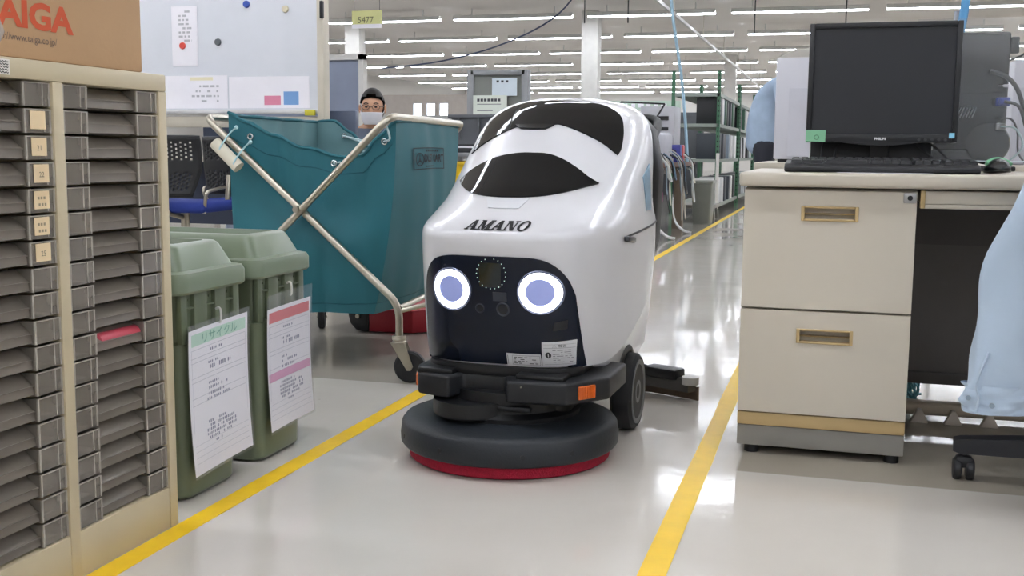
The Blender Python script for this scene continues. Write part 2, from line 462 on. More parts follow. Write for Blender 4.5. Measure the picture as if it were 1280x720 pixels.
# ================================================================== GREEN BINS
BING = mat('olive_green_plastic', '67715a', .32, var=.05, scale=5)
LIDG = mat('olive_green_lid', '75826d', .28, var=.04)
def rr3(x0, x1, y0, y1, r, z, k=4): return [(x, y, z) for x, y in rrect(x0, x1, y0, y1, r, k)]
def green_bin(loc, label):
    # local: front face toward +x at x=0, y centred, depth to -x
    b = thing('recycling_bin', label, 'bin', loc, 0, 'green lidded bins by the yellow tape')
    bm = nb()
    ring_faces(bm, [rr3(-.385, -.012, -.098, .098, .03, .004), rr3(-.39, -.006, -.104, .104, .03, .012), rr3(-.41, .0, -.118, .118, .022, .345),
                    rr3(-.404, -.010, -.112, .112, .02, .350), rr3(-.410, -.008, -.118, .118, .02, .46)])
    obj('bin_body', bm, BING, b)
    for y0, y1 in ((-.117, -.094), (-.066, -.016), (.016, .060), (.092, .117)):
        bm = nb(); box(bm, -.012, .001, y0, y1, .346, .455, .002); obj('grip_rib', bm, BING, b)
    for y0, y1 in ((-.094, -.066), (.060, .092), (-.016, .016)):
        bm = nb(); box(bm, -.012, -.0005, y0, y1, .418, .422, .001); cyl(bm, (-.009, (y0 + y1) / 2 + .004, .437), (-.0055, (y0 + y1) / 2 + .004, .437), .003, n=8); obj('rim_clip', bm, BING, b)
    bm = nb()
    ring_faces(bm, [rr3(-.425, .012, -.136, .136, .03, .452), rr3(-.430, .017, -.141, .141, .032, .458), rr3(-.430, .017, -.141, .141, .032, .486),
                    rr3(-.425, .012, -.136, .136, .03, .496), rr3(-.408, -.006, -.122, .122, .03, .500), rr3(-.395, -.028, -.104, .104, .03, .546),
                    rr3(-.388, -.036, -.097, .097, .028, .552), rr3(-.37, -.055, -.08, .08, .025, .553), rr3(-.365, -.06, -.075, .075, .025, .535)], True, True)
    lid = obj('lid', bm, LIDG, b)
    for s in (-1, 1):
        bm = nb(); prism(bm, [(-.012, .499), (-.012, .505), (-.031, .541), (-.045, .541), (-.05, .499)], -.016, .016, .003, M=Matrix.Translation((0, s * .062, 0)) @ Matrix.Rotation(PI / 2, 4, 'X'))
        obj('lid_rib', bm, LIDG, lid)
    bm = nb(); box(bm, -.358, -.066, -.07, .07, .535, .541, .003); obj('flap', bm, LIDG, lid)
    return b
b1 = green_bin((-1.300, 2.105, 0), 'olive green lidded bin with the green headed notice, beside the drawer cabinet')
b2 = green_bin((-1.300, 2.425, 0), 'olive green lidded bin with the red headed notice, beside the teal cart')
SLEEVE = mat('clear_plastic_sleeve', 'e6e9f0', .15, alpha=.18)
def notice(loc, rz, label, W_, H_, header, pink=None, hat=0.0):
    # local: paper plane y (right) / z (up), faces +x, hung from top
    n = thing('notice', label, 'notice', loc, rz)
    tilt = Matrix.Rotation(hat, 4, 'X')
    def add(name, bm, m, par=n):
        bmesh.ops.transform(bm, matrix=tilt, verts=bm.verts); return obj(name, bm, m, par, 0)
    curl = lambda y, z: .010 * (y / W_) ** 2 + .006 * math.sin(z * 9)
    top = -.034 if pink else -.012
    bm = nb(); grid(bm, lambda u, v: (curl((u - .5) * W_, -H_ + v * (H_ + top)), (u - .5) * W_ * .96, -H_ * .985 + v * (H_ * .985 + top)), 6, 8); add('paper', bm, PAPER)
    bm = nb(); grid(bm, lambda u, v: (.0022 + curl((u - .5) * W_, -H_ + v * H_), (u - .5) * W_, -H_ + v * H_), 6, 8); add('sleeve', bm, SLEEVE)
    def strip(bm, y0, y1, z0, z1, off=.0008):
        k = max(2, int((y1 - y0) / .04))
        grid(bm, lambda u, v: (off + curl(y0 + u * (y1 - y0), z0 + v * (z1 - z0)), y0 + u * (y1 - y0), z0 + v * (z1 - z0)), k, 1)
    bm = nb(); strip(bm, -.44 * W_, .44 * W_, top - .036, top - .010); add('header_band', bm, header)
    if pink:
        bm = nb(); strip(bm, -.46 * W_, .46 * W_, -.215, -.194); add('pink_band', bm, pink)
    bm = nb(); rnd = random.Random(3 if pink else 5)
    rows = [top - .044, top - .062, top - .072, top - .105, top - .115, top - .150, top - .165]
    for z in rows: strip(bm, -.44 * W_, .44 * W_, z, z - .0009)
    for q in range(4): strip(bm, -.44 * W_, .44 * W_, -H_ + .03 + q * .013, -H_ + .0307 + q * .013)
    for yy in (-.44 * W_, .44 * W_ - .0009): strip(bm, yy, yy + .0009, rows[-1] - .06, rows[0])
    add('ruled_lines', bm, mat('pale_rule', 'b4b4c2', .7, var=0))
    bm = nb()
    for z, h, n0, n1 in ((top - .054, .006, 6, 11), (top - .082, .006, 5, 9), (top - .093, .010, 6, 16), (top - .128, .006, 5, 9), (top - .139, .007, 5, 14),
                         (top - .152, .007, 5, 12), (top - .163, .007, 4, 15), (-.225, .007, 4, 12), (-.234, .007, 3, 17), (-.243, .007, 3, 18), (-.252, .007, 3, 18), (-.261, .007, 4, 16), (-.272, .006, 7, 10)):
        y = -.33 * W_ + n0 * .008
        for g in range(n0, n1 + 2):
            if rnd.random() < .85:
                a = rnd.uniform(.3, .5) * h
                strip(bm, y, y + .0045, z - a, z + a)
                strip(bm, y + .0015, y + .0028, z - h * .5, z + h * .5)
            y += .0072
    add('text_marks', bm, mat('grey_type', '8489a0', .7, var=0))
    bm = nb(); tube(bm, [(.003, 0, -.014), (.0065, 0, -.008), (.0065, 0, .012), (.002, 0, .019), (-.006, .001, .016)], .0026, 8, 4)
    obj('hook', bm, mat('clear_white_hook', 'd9d9d4', .25), n)
    return n
n1 = notice((-1.287, 2.112, .392), 0, 'notice with pale green heading hung on the nearer green bin', .252, .335, mat('mint_band', 'bfe3d0', .6, var=0), hat=.045)
GINK = mat('green_grey_type', '6f9a8a', .7, var=0)
put_text('heading', 'リサイクル', .024, plane_mat((-1.2845, 2.112, .392 - .036), (0, 1, .045), (0, -.045, 1)), GINK, n1, sx=1.25)
n2 = notice((-1.287, 2.440, .412), 0, 'notice with red heading and pink band hung on the farther green bin', .235, .340, mat('red_band', 'de6f76', .6, var=0), mat('pink_band', 'e3a6cb', .6, var=0), hat=.03)
# ================================================================== FLOOR SCRUBBER ROBOT
RB = thing('floor_scrubber_robot', 'white floor cleaning robot with glowing round eyes and black visors', 'cleaning robot', (-.765, 2.61, 0), -math.radians(1.5))
TAB = [(.25, -.105, .60, .274, 3.8, .22), (.30, -.125, .64, .274, 4.1, .23), (.40, -.150, .67, .274, 4.1, .23), (.50, -.165, .68, .274, 4.1, .23), (.548, -.169, .68, .274, 4.1, .23),
       (.562, -.166, .68, .274, 4.05, .23), (.575, -.155, .68, .274, 3.9, .23), (.595, -.120, .68, .272, 3.4, .25), (.63, -.060, .68, .273, 2.8, .34), (.68, .025, .68, .271, 2.6, .38), (.73, .110, .68, .268, 2.5, .40),
       (.78, .195, .68, .262, 2.4, .42), (.82, .260, .68, .252, 2.4, .42), (.85, .312, .68, .236, 2.35, .42), (.875, .355, .67, .210, 2.3, .42), (.893, .395, .65, .170, 2.3, .40), (.906, .45, .58, .09, 2.2, .3)]
def tabv(x):
    if x <= TAB[0][0]: return TAB[0][1:]
    for a, b in zip(TAB, TAB[1:]):
        if x <= b[0]:
            t = (x - a[0]) / (b[0] - a[0]); return tuple(p + (q - p) * t for p, q in zip(a[1:], b[1:]))
    return TAB[-1][1:]
NS = 112
def shell_section(z, zfun=None, inset=0):
    yf, yb, ww, e, tp = tabv(z); P = []
    yf += inset; yb -= inset; ww -= inset
    for i in range(NS):
        t = 2 * PI * i / NS; c, s = math.cos(t), math.sin(t)
        x = math.copysign(abs(c) ** (2 / e), c); y = math.copysign(abs(s) ** (2 / e), s)
        yy = (yf + yb) / 2 + (yb - yf) / 2 * y; k = (1 - y) / 2
        P.append((ww * x * (1 - tp * k ** 3), yy, z if zfun is None else zfun(yy, z)))
    return P
def zbot(y):   # lower rim of the outer shell climbs toward the rear
    t = min(max((y - .03) / .50, 0), 1); t = t * t * (3 - 2 * t) * .6 + t * .4
    return .240 + .155 * t
def zlow(y, z):
    t = (z - .25) / (.55 - .25); return zbot(y) + (.55 - zbot(y)) * t
lev_low = [.25, .27, .30, .35, .40, .45, .50, .53, .55]
lev_up = [.562, .57, .58, .59, .60, .615, .63, .65, .67, .69, .71, .73, .75, .77, .79, .81, .83, .845, .86, .87, .88, .888, .895, .901, .906]
rings = [shell_section(.25, lambda y, z: zbot(y) + .004, .012)] + [shell_section(z, zlow) for z in lev_low] + [shell_section(z) for z in lev_up]
bm = nb(); ring_faces(bm, rings)
bmesh.ops.recalc_face_normals(bm, faces=bm.faces)
BVH = BVHTree.FromBMesh(bm)
shell = obj('body_shell', bm, WHITE, RB, 60)
def hit(x, z, off=.0, d=(0, 1, 0)):
    h = BVH.ray_cast(Vector((x, -1, z)), Vector(d))
    if h[0] is None: return Vector((x, .3, z))
    nrm = h[1] if h[1].y < .2 else -h[1]
    return h[0] + nrm * off
def side_hit(y, z, off=.0):
    h = BVH.ray_cast(Vector((1, y, z)), Vector((-1, 0, 0)))
    return h[0] + h[1] * off if h[0] is not None else Vector((.27, y, z))
def patch(name, lo, up, m, off=.003, nu=40, nv=12, parent=RB, fn=hit, smooth=40):
    """conforming sheet between two polylines (x,z), with a small thickness"""
    def along(P, t):
        k = t * (len(P) - 1); i = min(int(k), len(P) - 2); f = k - i
        p0, p1, p2, p3 = P[max(i - 1, 0)], P[i], P[i + 1], P[min(i + 2, len(P) - 1)]
        return tuple(.5 * (2 * b + (c - a) * f + (2 * a - 5 * b + 4 * c - d) * f * f + (3 * b - a - 3 * c + d) * f ** 3) for a, b, c, d in zip(p0, p1, p2, p3))
    bm = nb()
    def P(u, v, o):
        a, b = along(lo, u), along(up, u)
        return fn(a[0] + (b[0] - a[0]) * v, a[1] + (b[1] - a[1]) * v, o)
    V = grid(bm, lambda u, v: P(u, v, off), nu, nv)
    B = [V[i][0] for i in range(nu + 1)] + [V[nu][j] for j in range(1, nv + 1)] + [V[i][nv] for i in range(nu - 1, -1, -1)] + [V[0][j] for j in range(nv - 1, 0, -1)]
    params = [(i / nu, 0) for i in range(nu + 1)] + [(1, j / nv) for j in range(1, nv + 1)] + [(i / nu, 1) for i in range(nu - 1, -1, -1)] + [(0, j / nv) for j in range(nv - 1, 0, -1)]
    Q = [bm.verts.new(P(u, v, -.004)) for u, v in params]
    n = len(B)
    for i in range(n): bm.faces.new((B[i], B[(i + 1) % n], Q[(i + 1) % n], Q[i]))
    bmesh.ops.remove_doubles(bm, verts=bm.verts, dist=1e-5)
    return obj(name, bm, m, parent, smooth)
VIS = mat('black_visor_gloss', '090b10', .05, var=0, spec=.32)
FACEM = mat('navy_black_face', '0e1626', .25, var=.05, spec=.3)
ax = .010
# face panel
up = [(-.184, .40), (-.178, .447), (-.165, .478), (-.140, .502), (-.10, .512), (-.03, .5125), (.06, .5125), (.115, .509), (.150, .493), (.175, .46), (.188, .42)]
lo = [(-.198, .240)] + [(-.16 + .04 * i, .239) for i in range(9)] + [(.202, .244)]
patch('face_panel', lo, up, FACEM, .004, 56, 26)
fm_off = .004
def eye(cx, cz, r0, r1, name, m, off, prof=0):
    bm = nb(); n = 48; rs = [r0, (r0 + r1) / 2, r1] if r0 > 0 else [.004, r1 * .5, r1]
    R_ = [[bm.verts.new(hit(cx + r * math.cos(2 * PI * i / n) * .98, cz + r * math.sin(2 * PI * i / n), off + (prof if j == 1 else 0))) for i in range(n)] for j, r in enumerate(rs)]
    for a, b in zip(R_, R_[1:]):
        for i in range(n): bm.faces.new((a[i], a[(i + 1) % n], b[(i + 1) % n], b[i]))
    if r0 <= 0: bm.faces.new(R_[0])
    return obj(name, bm, m, RB, 60)
RINGM = mat('eye_ring_light', 'ffffff', .4, var=0, emit='f0f4ff', es=2.5)
EYEC = mat('eye_centre_blue', '8a94c4', .3, var=0, emit='8791c8', es=.22)
BEZ = mat('eye_bezel', '6a7086', .2, .3, var=0)
for ex in (-.098, .117):
    eye(ex, .431, .0, .0335, 'eye_centre', EYEC, .0062)
    eye(ex, .431, .0320, .0475, 'eye_ring', RINGM, .0066, .003)
    eye(ex, .431, .0495, .0525, 'eye_bezel', BEZ, .0058, .002)
# ring of small pale green emissive dots, sensor window, camera discs
bm = nb()
for i in range(20):
    a = PI * (.12 + 1.9 * i / 20) + PI * .5
    p = hit(.004 + .036 * math.cos(a), .472 + .036 * math.sin(a), .0055); sphere(bm, p, .0011, 6, 4)
obj('dot_ring', bm, mat('pale_green_dot', 'b8d8cf', .4, var=0, emit='bfe0d6', es=.5), RB)
patch('sensor_window', [(-.026, .440), (.0, .4395), (.026, .440)], [(-.026, .497), (.0, .498), (.030, .497)], mat('dark_green_window', '0f1c22', .1, var=0), .0052, 8, 6)
patch('sensor_slot', [(.006, .407), (.04, .407)], [(.006, .428), (.04, .428)], mat('slot_grey', '262c3a', .3, var=0), .0054, 6, 4)
for cx, r in ((-.027, .012), (.030, .017)):
    eye(cx, .388, r * .72, r, 'camera_rim', mat('lens_rim_dark', '262b38', .3, var=0), .0058, .0015)
    eye(cx, .388, 0, r * .70, 'camera_lens', mat('lens_black', '141823', .1, var=0), .0054)
patch('small_sensor', [(.142, .338), (.170, .342)], [(.144, .358), (.172, .364)], mat('small_sensor_black', '10141c', .15, var=0), .0055, 4, 4)
# warning stickers
STW = mat('sticker_silver_white', 'd3d4d8', .4, var=.03)
lab = patch('type_label', [(.030, .248), (.07, .247), (.112, .2475)], [(.030, .280), (.07, .279), (.112, .2795)], STW, .0056, 10, 4)
lab2 = patch('warning_label', [(.1135, .248), (.15, .249), (.182, .2515)], [(.116, .310), (.15, .311), (.187, .3135)], STW, .0060, 10, 6)
def marks(name, quads, m, off, parent):
    bm = nb()
    for x0, x1, z0, z1 in quads:
        k = max(1, int((x1 - x0) / .01))
        grid(bm, lambda u, v: hit(x0 + u * (x1 - x0), z0 + v * (z1 - z0), off), k, 1)
    return obj(name, bm, m, parent, 0)
rnd = random.Random(11); qs = [(.0325, .0335, 0.2520, 0.2760), (.044, .110, 0.2755, 0.2761), (.044, .110, 0.2520, 0.2526), (.044, .0446, 0.2520, 0.2760), (.1094, .110, 0.2520, 0.2760)]
for z in (0.2710, 0.2660, 0.2610, 0.2560):
    x = .048
    while x < .100:
        l = rnd.uniform(.004, .012)
        if rnd.random() < .75: qs.append((x, x + l, z - .0009, z + .0009))
        x += l + .003
marks('label_print', qs, INK, .0062, lab)
qs = [(.119, .184, 0.3045, 0.3050), (.119, .183, 0.2955, 0.2961), (.119, .181, 0.2550, 0.2555)]
for z in (0.2910, 0.2860, 0.2810, 0.2760, 0.2710, 0.2660, 0.2610):
    x = .138
    while x < .176:
        l = rnd.uniform(.004, .014)
        if rnd.random() < .8: qs.append((x, min(x + l, .179), z - .0006, z + .0006))
        x += l + .003
qs += [(.1245 + .004, .1255 + .004, 0.2740, 0.2840)]
marks('label_print', qs, mat('grey_label_ink', '53555c', .6, var=0), .0066, lab2)
put_text('label_heading', '⚠ 警告', .0085, Matrix.Translation((0, 0, 0)), INK, None).location = (0, 0, 0)
hd = bpy.context.collection.objects[-1] if False else [o for o in bpy.data.objects if o.name.startswith('label_heading')][0]
for v in hd.data.vertices: v.co = hit(.152 + v.co.x * 1.0, 0.3005 + v.co.y * .85, .0067)
hd.parent = lab2
bm = nb(); n = 20
vs = [bm.verts.new(hit(.1285 + .0062 * math.cos(2 * PI * i / n), 0.2790 + .0078 * math.sin(2 * PI * i / n), .0067)) for i in range(n)]; bm.faces.new(vs)
obj('must_sign', bm, INK, lab2, 0)
bm = nb(); grid(bm, lambda u, v: hit(.1275 + u * .002, 0.2745 + v * .009, .0070), 1, 2); obj('must_stroke', bm, STW, lab2, 0)
# visors on the hood
v1u = [(-.186, .678), (-.160, .703), (-.12, .726), (-.08, .741), (-.03, .7495), (.01, .7505), (.05, .748), (.09, .735), (.13, .713), (.160, .692), (.186, .6765)]
v1l = [(-.186, .677), (-.160, .665), (-.12, .6535), (-.08, .6475), (-.03, .6445), (.01, .6445), (.05, .6455), (.09, .649), (.13, .6575), (.160, .667), (.186, .6755)]
patch('front_visor', v1l, v1u, VIS, .0035, 60, 16)
v2u = [(-.205, .760), (-.198, .81), (-.180, .849), (-.14, .876), (-.09, .889), (-.03, .8935), (.03, .8935), (.09, .889), (.14, .877), (.180, .850), (.198, .81), (.205, .765), (.204, .752)]
v2l = [(-.204, .747), (-.17, .772), (-.14, .790), (-.105, .808), (-.075, .820), (-.05, .8205), (-.01, .8205), (.016, .8205), (.04, .827), (.085, .814), (.125, .797), (.165, .776), (.203, .747)]
patch('top_visor', v2l, v2u, VIS, .0035, 72, 14)
patch('visor_grip', [(-.06, .8145), (-.02, .813), (.012, .8135)], [(-.082, .8235), (-.02, .8245), (.030, .8235)], mat('grip_black', '0b0c10', .2, var=0), .0060, 12, 3)
patch('hood_latch', [(-.035, .6195), (0, .619), (.042, .6195)], [(-.052, .642), (0, .6415), (.056, .642)], mat('latch_white', 'd6d8dd', .2, var=.01), .0022, 10, 4)
# AMANO lettering (bold italic serif), each letter laid on the hood
def letter_polys(ch):
    # unit cell height 1, returns convex polygons
    if ch == 'A':
        return [[(-.04, 0), (.12, 0), (.52, 1), (.36, 1)], [(.54, 0), (.88, 0), (.62, 1), (.32, 1)], [(.20, .26), (.72, .26), (.70, .40), (.24, .40)], [(-.12, 0), (.26, 0), (.26, .11), (-.12, .11)], [(.48, 0), (.98, 0), (.98, .11), (.48, .11)]], .98
    if ch == 'M':
        return [[(.03, 0), (.18, 0), (.18, 1), (.03, 1)], [(.03, 1), (.34, 1), (.62, .06), (.42, 0)], [(.42, .0), (.58, .0), (.98, 1), (.80, 1)], [(.76, 0), (1.08, 0), (1.08, 1), (.76, 1)], [(-.08, 0), (.30, 0), (.30, .11), (-.08, .11)], [(.66, 0), (1.18, 0), (1.18, .11), (.66, .11)], [(-.08, .89), (.30, .89), (.30, 1), (-.08, 1)], [(.80, .89), (1.18, .89), (1.18, 1), (.80, 1)]], 1.22
    if ch == 'N':
        return [[(.05, 0), (.20, 0), (.20, 1), (.05, 1)], [(.03, 1), (.36, 1), (.94, 0), (.62, 0)], [(.76, .0), (.91, .0), (.91, 1), (.76, 1)], [(-.06, 0), (.33, 0), (.33, .11), (-.06, .11)], [(-.06, .89), (.32, .89), (.32, 1), (-.06, 1)], [(.62, .89), (1.03, .89), (1.03, 1), (.62, 1)]], 1.06
    if ch == 'O':
        P = []; n = 28
        for i in range(n):
            a, b = 2 * PI * i / n, 2 * PI * (i + 1) / n
            f = lambda t, rx, ry: (.47 + rx * math.cos(t), .5 + ry * math.sin(t))
            P.append([f(a, .50, .54), f(b, .50, .54), f(b, .25, .42), f(a, .25, .42)])
        return P, 1.0
cur = -.072 + ax; H_ = .0205; zb_ = .5715
for ch in 'AMANO':
    polys, wd = letter_polys(ch); bm = nb(); sx = .0272
    for p in polys:
        q = []
        for (a0, b0), (a1, b1) in zip(p, p[1:] + p[:1]):
            for s in range(3): q.append((a0 + (a1 - a0) * s / 3, b0 + (b1 - b0) * s / 3))
        vs = [bm.verts.new(hit(cur + (x + .30 * y - .1) * sx, zb_ + y * H_, .0022)) for x, y in q]
        for t in tessellate_polygon([[Vector((x, y, 0)) for x, y in q]]):
            try: bm.faces.new([vs[i] for i in t])
            except ValueError: pass
    obj('brand_letter', bm, mat('brand_black', '121318', .35, var=0), RB, 0, recalc=False)
    cur += wd * sx * 1.02 + .0015
# seam latch, side sticker, side seam
bm = nb()
tube(bm, [side_hit(y, .543 + (y - .13) * .05, .001) for y in (.13, .2, .28, .36, .44, .52, .60)], .003, 6)
obj('shell_seam', bm, mat('seam_black', '1a1b1d', .5), RB)
bm = nb(); p = side_hit(.17, .536, .004); cbox(bm, p, (.012, .10, .014), .004, rot=(-.10, 0, 0)); obj('side_latch', bm, mat('latch_dark_steel', '55565a', .3, .6), RB)
patch('side_sticker', [(.350, .600), (.42, .600)], [(.350, .690), (.42, .725)], mat('side_sticker_blue', '7d9db5', .3, var=.35, scale=25), .002, 6, 10, fn=lambda y, z, o: side_hit(y, z, o))
# inner tank under the shell, black tail and handle
def boxring(x, y0, y1, z, r=.05): return [(a, b, z) for a, b in rrect(-x, x, y0, y1, r, 5)]
bm = nb(); ring_faces(bm, [boxring(.205, .10, .60, .16), boxring(.225, .06, .64, .20), boxring(.235, .04, .655, .30), boxring(.245, .06, .665, .45), boxring(.24, .08, .66, .50)])
obj('tank', bm, WHITE, RB, 45)
bm = nb(); ring_faces(bm, [boxring(.20, .60, .70, .30, .04), boxring(.245, .60, .735, .50, .04), boxring(.25, .60, .745, .70, .04), boxring(.23, .58, .735, .82, .04), boxring(.19, .56, .70, .87, .04)])
obj('tail_cover', bm, BLACKP, RB, 45)
bm = nb(); tube(bm, bend([(-.22, .68, .80), (-.22, .80, .86), (.22, .80, .86), (.22, .68, .80)], .06), .014, 10); obj('push_handle', bm, BLACKP, RB, 60)
# black chassis, bumper, motor housing
bm = nb(); ring_faces(bm, [boxring(.16, -.08, .40, .10, .05), boxring(.18, -.08, .45, .18, .05), boxring(.185, -.08, .45, .235, .06)])
obj('chassis', bm, BLACKP, RB, 40)
bm = nb(); ring_faces(bm, [[(x * q, (y + .02) * q - .02, z) for x, y in rrect(-.196, .200, -.122, .16, .09, 6)] for q, z in ((.94, .216), (.985, .222), (1.0, .232), (.985, .2435))])
obj('face_skirt', bm, BLACKP, RB, 40)
bump = [(-.226, .14), (-.226, -.055), (-.188, -.150), (-.098, -.178), (-.080, -.120), (.028, -.120), (.048, -.182), (.190, -.165), (.268, -.055), (.268, .14), (.20, .16), (-.18, .16)]
bm = nb(); prism(bm, bump, .168, .222, .008, seg=3); bp_ = obj('bumper', bm, DARKP, RB, 40)
for x0, x1 in ((-.190, -.098), (.060, .180)):
    bm = nb(); box(bm, x0, x1, -.150, -.08, .218, .234, .006); obj('bumper_pad', bm, BLACKP, bp_)
bm = nb(); cyl(bm, (.085, -.183, .210), (.085, -.160, .210), .002, n=8); obj('bumper_screw', bm, STEEL, bp_)
OR = mat('orange_lamp_lens', 'd2611f', .25, var=.12, scale=80, coat=.4)
bm = nb(); M = plane_mat((.2255, -.1150, .195), (.078, .110, 0), (0, 0, 1)); box(bm, -.026, .026, -.016, .016, -.004, .005, .003, M=M)
for q in range(-3, 4): box(bm, q * .007 - .0012, q * .007 + .0012, -.014, .014, .004, .0062, M=M)
obj('turn_lamp', bm, OR, RB)
bm = nb(); M = plane_mat((-.2085, -.0985, .195), (.038, -.095, 0), (0, 0, 1)); box(bm, -.024, .024, -.014, .014, -.004, .005, .003, M=M); obj('turn_lamp', bm, OR, RB)
bm = nb(); lathe(bm, [(.14, .10), (.175, .10), (.178, .125), (.16, .135), (.158, .185), (.10, .185)], (0, 0, 0), 40); obj('motor_housing', bm, BLACKP, RB, 40)
bm = nb(); lathe(bm, [(.02, .12), (.095, .12), (.10, .125), (.10, .16), (.02, .16)], (-.06, -.10, 0), 28); obj('motor_cap', bm, BLACKP, RB, 40)
bm = nb(); cbox(bm, (.01, -.165, .122), (.03, .012, .006), .002); cbox(bm, (.05, -.15, .15), (.10, .02, .012), .003); obj('lift_lever', bm, DARKP, RB)
# brush deck and pad
bm = nb(); lathe(bm, [(.10, .118), (.17, .116), (.200, .109), (.250, .102), (.263, .097), (.270, .088), (.274, .060), (.273, .042), (.267, .034), (.255, .031), (.10, .034)], (0, 0, 0), 72)
dk = obj('brush_deck', bm, DECKM, RB, 40)
for a in (-1.9, -1.15, -.7, -2.5):
    bm = nb(); p = Vector((.2725 * math.cos(a), .2725 * math.sin(a), .062)); cyl(bm, p * .99, Vector((p.x * 1.008, p.y * 1.008, p.z)), .006, n=10); obj('deck_bolt', bm, BLACKP, dk)
bm = nb(); lathe(bm, [(.05, .002), (.246, .002), (.252, .006), (.253, .030), (.248, .034), (.05, .034)], (0, 0, 0), 64)
obj('brush_pad', bm, mat('red_scrub_pad', 'a3122f', .9, var=.25, scale=120, bump=.8, bscale=400), RB)
# wheels
def wheel(x, s):
    bm = nb(); M = Matrix.Rotation(PI / 2 * s, 4, 'Y')
    lathe(bm, [(.05, -.03), (.094, -.03), (.104, -.022), (.106, 0), (.104, .022), (.094, .03), (.088, .028), (.05, .028)], (x, .335, .107), 48, M)
    wv = obj('drive_wheel', bm, mat('tyre_black', '16171a', .6, var=.1), RB, 40)
    bm = nb(); lathe(bm, [(.01, .026), (.03, .030), (.034, .024), (.07, .022), (.076, .030), (.087, .031), (.0875, .02)], (x, .335, .107), 48, M); obj('wheel_hub', bm, mat('hub_grey', '6e7072', .5, var=.1), wv, 40)
    bm = nb(); tube(bm, [Vector((x - s * .012, .335 + .116 * math.cos(t), .107 + .116 * math.sin(t))) for t in [PI * (.08 + .84 * i / 14) for i in range(15)]], .014, 8); obj('wheel_arch', bm, BLACKP, RB, 60)
wheel(.232, 1); wheel(-.232, -1)
# squeegee
def arcpts(r, c, a0, a1, n, z): return [(c[0] + r * math.sin(a0 + (a1 - a0) * i / n), c[1] + r * math.cos(a0 + (a1 - a0) * i / n), z) for i in range(n + 1)]
def arcbar(bm, r0, r1, z0, z1, a):
    o = arcpts(r1, (0, .15), -a, a, 30, 0); q = arcpts(r0, (0, .15), -a, a, 30, 0)
    prism(bm, [(p[0], p[1]) for p in o] + [(p[0], p[1]) for p in q[::-1]], z0, z1)
bm = nb(); arcbar(bm, .655, .695, .030, .070, .545); sq = obj('squeegee', bm, mat('squeegee_grey', '4d4a46', .5), RB)
bm = nb(); arcbar(bm, .690, .697, .002, .045, .56); obj('squeegee_blade', bm, mat('brown_rubber_blade', '6d5a48', .5), sq)
for s in (-1, 1):
    bm = nb(); c = (s * .345, .15 + .675 * math.cos(.53), 0); cyl(bm, (c[0], c[1] - .01, .055), (c[0], c[1] - .01, .078), .026, n=20); obj('end_roller', bm, mat('roller_grey', 'b9b7b2', .4), sq)
    bm = nb(); cbox(bm, (s * .255, .15 + .62, .078), (.12, .06, .034), .008, rot=(0, 0, -s * .4)); obj('squeegee_bracket', bm, BLACKP, sq)
    bm = nb(); tube(bm, [(s * .10, .62, .16), (s * .13, .70, .12), (s * .20, .76, .09)], .010, 8, 4); obj('squeegee_arm', bm, BLACKP, sq)
# ================================================================== TEAL DUST CART
TEAL = mat('teal_canvas', '1a6470', .6, var=.08, scale=5, bump=.12, bscale=260)
TEALI = mat('teal_canvas_lining', '6f9498', .75, var=.08, scale=5)
CT = thing('dust_cart', 'teal canvas dust cart on a crossed steel tube frame with casters', 'cart', (-1.68, 3.72, 0))
NL, NR = Vector((-2.02, 3.34, 0)), Vector((-1.37, 3.34, 0)); DV = Vector((-.085, .86, 0))
FL, FR = NL + DV, NR + DV
def V3(p, z): return Vector((p.x, p.y, z))
# steel frames: frame a goes from near-right foot up to the left bar; frame b the other way
TR_ = .0125
def frame(foot, top, name):
    off = Vector((0, -.028, 0)) if name == 'a' else Vector((0, -.052, 0))
    fn, tn = foot + off, top + off
    d = (tn - fn)
    p = [V3(fn, .15), V3(fn, .255), V3(tn, .862), V3(top + DV - off, .862), V3(foot + DV - off, .255), V3(foot + DV - off, .15)]
    bm = nb(); tube(bm, bend(p, .055, 6), TR_, 12); return obj('frame_tube', bm, STEEL, CT, 60, W=True)
frame(NR + Vector((.02, 0, 0)), NL + Vector((-.03, 0, 0)), 'a'); frame(NL + Vector((.02, 0, 0)), NR + Vector((.0, 0, 0)), 'b')
for dy in (0, 1):
    bm = nb(); c = V3((NL + NR) / 2 + DV * dy, .56); cyl(bm, c + Vector((0, -.075 if dy == 0 else .075, 0)), c + Vector((0, -.01 if dy == 0 else .01, 0)), .011, n=12); obj('pivot_bolt', bm, STEEL, CT, W=True)
bm = nb(); tube(bm, [V3(NR, .245) + Vector((.02, -.03, 0)), V3(FR, .245) + Vector((.02, .03, 0))], .010, 8); obj('cross_rail', bm, STEEL, CT, 60, W=True)
bm = nb(); tube(bm, [V3(NL, .245) + Vector((.02, -.03, 0)), V3(FL, .245) + Vector((.02, .03, 0))], .010, 8); obj('cross_rail', bm, STEEL, CT, 60, W=True)
bm = nb(); tube(bm, [V3(NR, .235) + Vector((.02, -.03, 0)), V3(NR, .245) + Vector((.08, .12, 0)), V3(NR, .255) + Vector((.10, .14, 0))], .008, 8); obj('brake_rod', bm, STEEL, CT, 60, W=True)
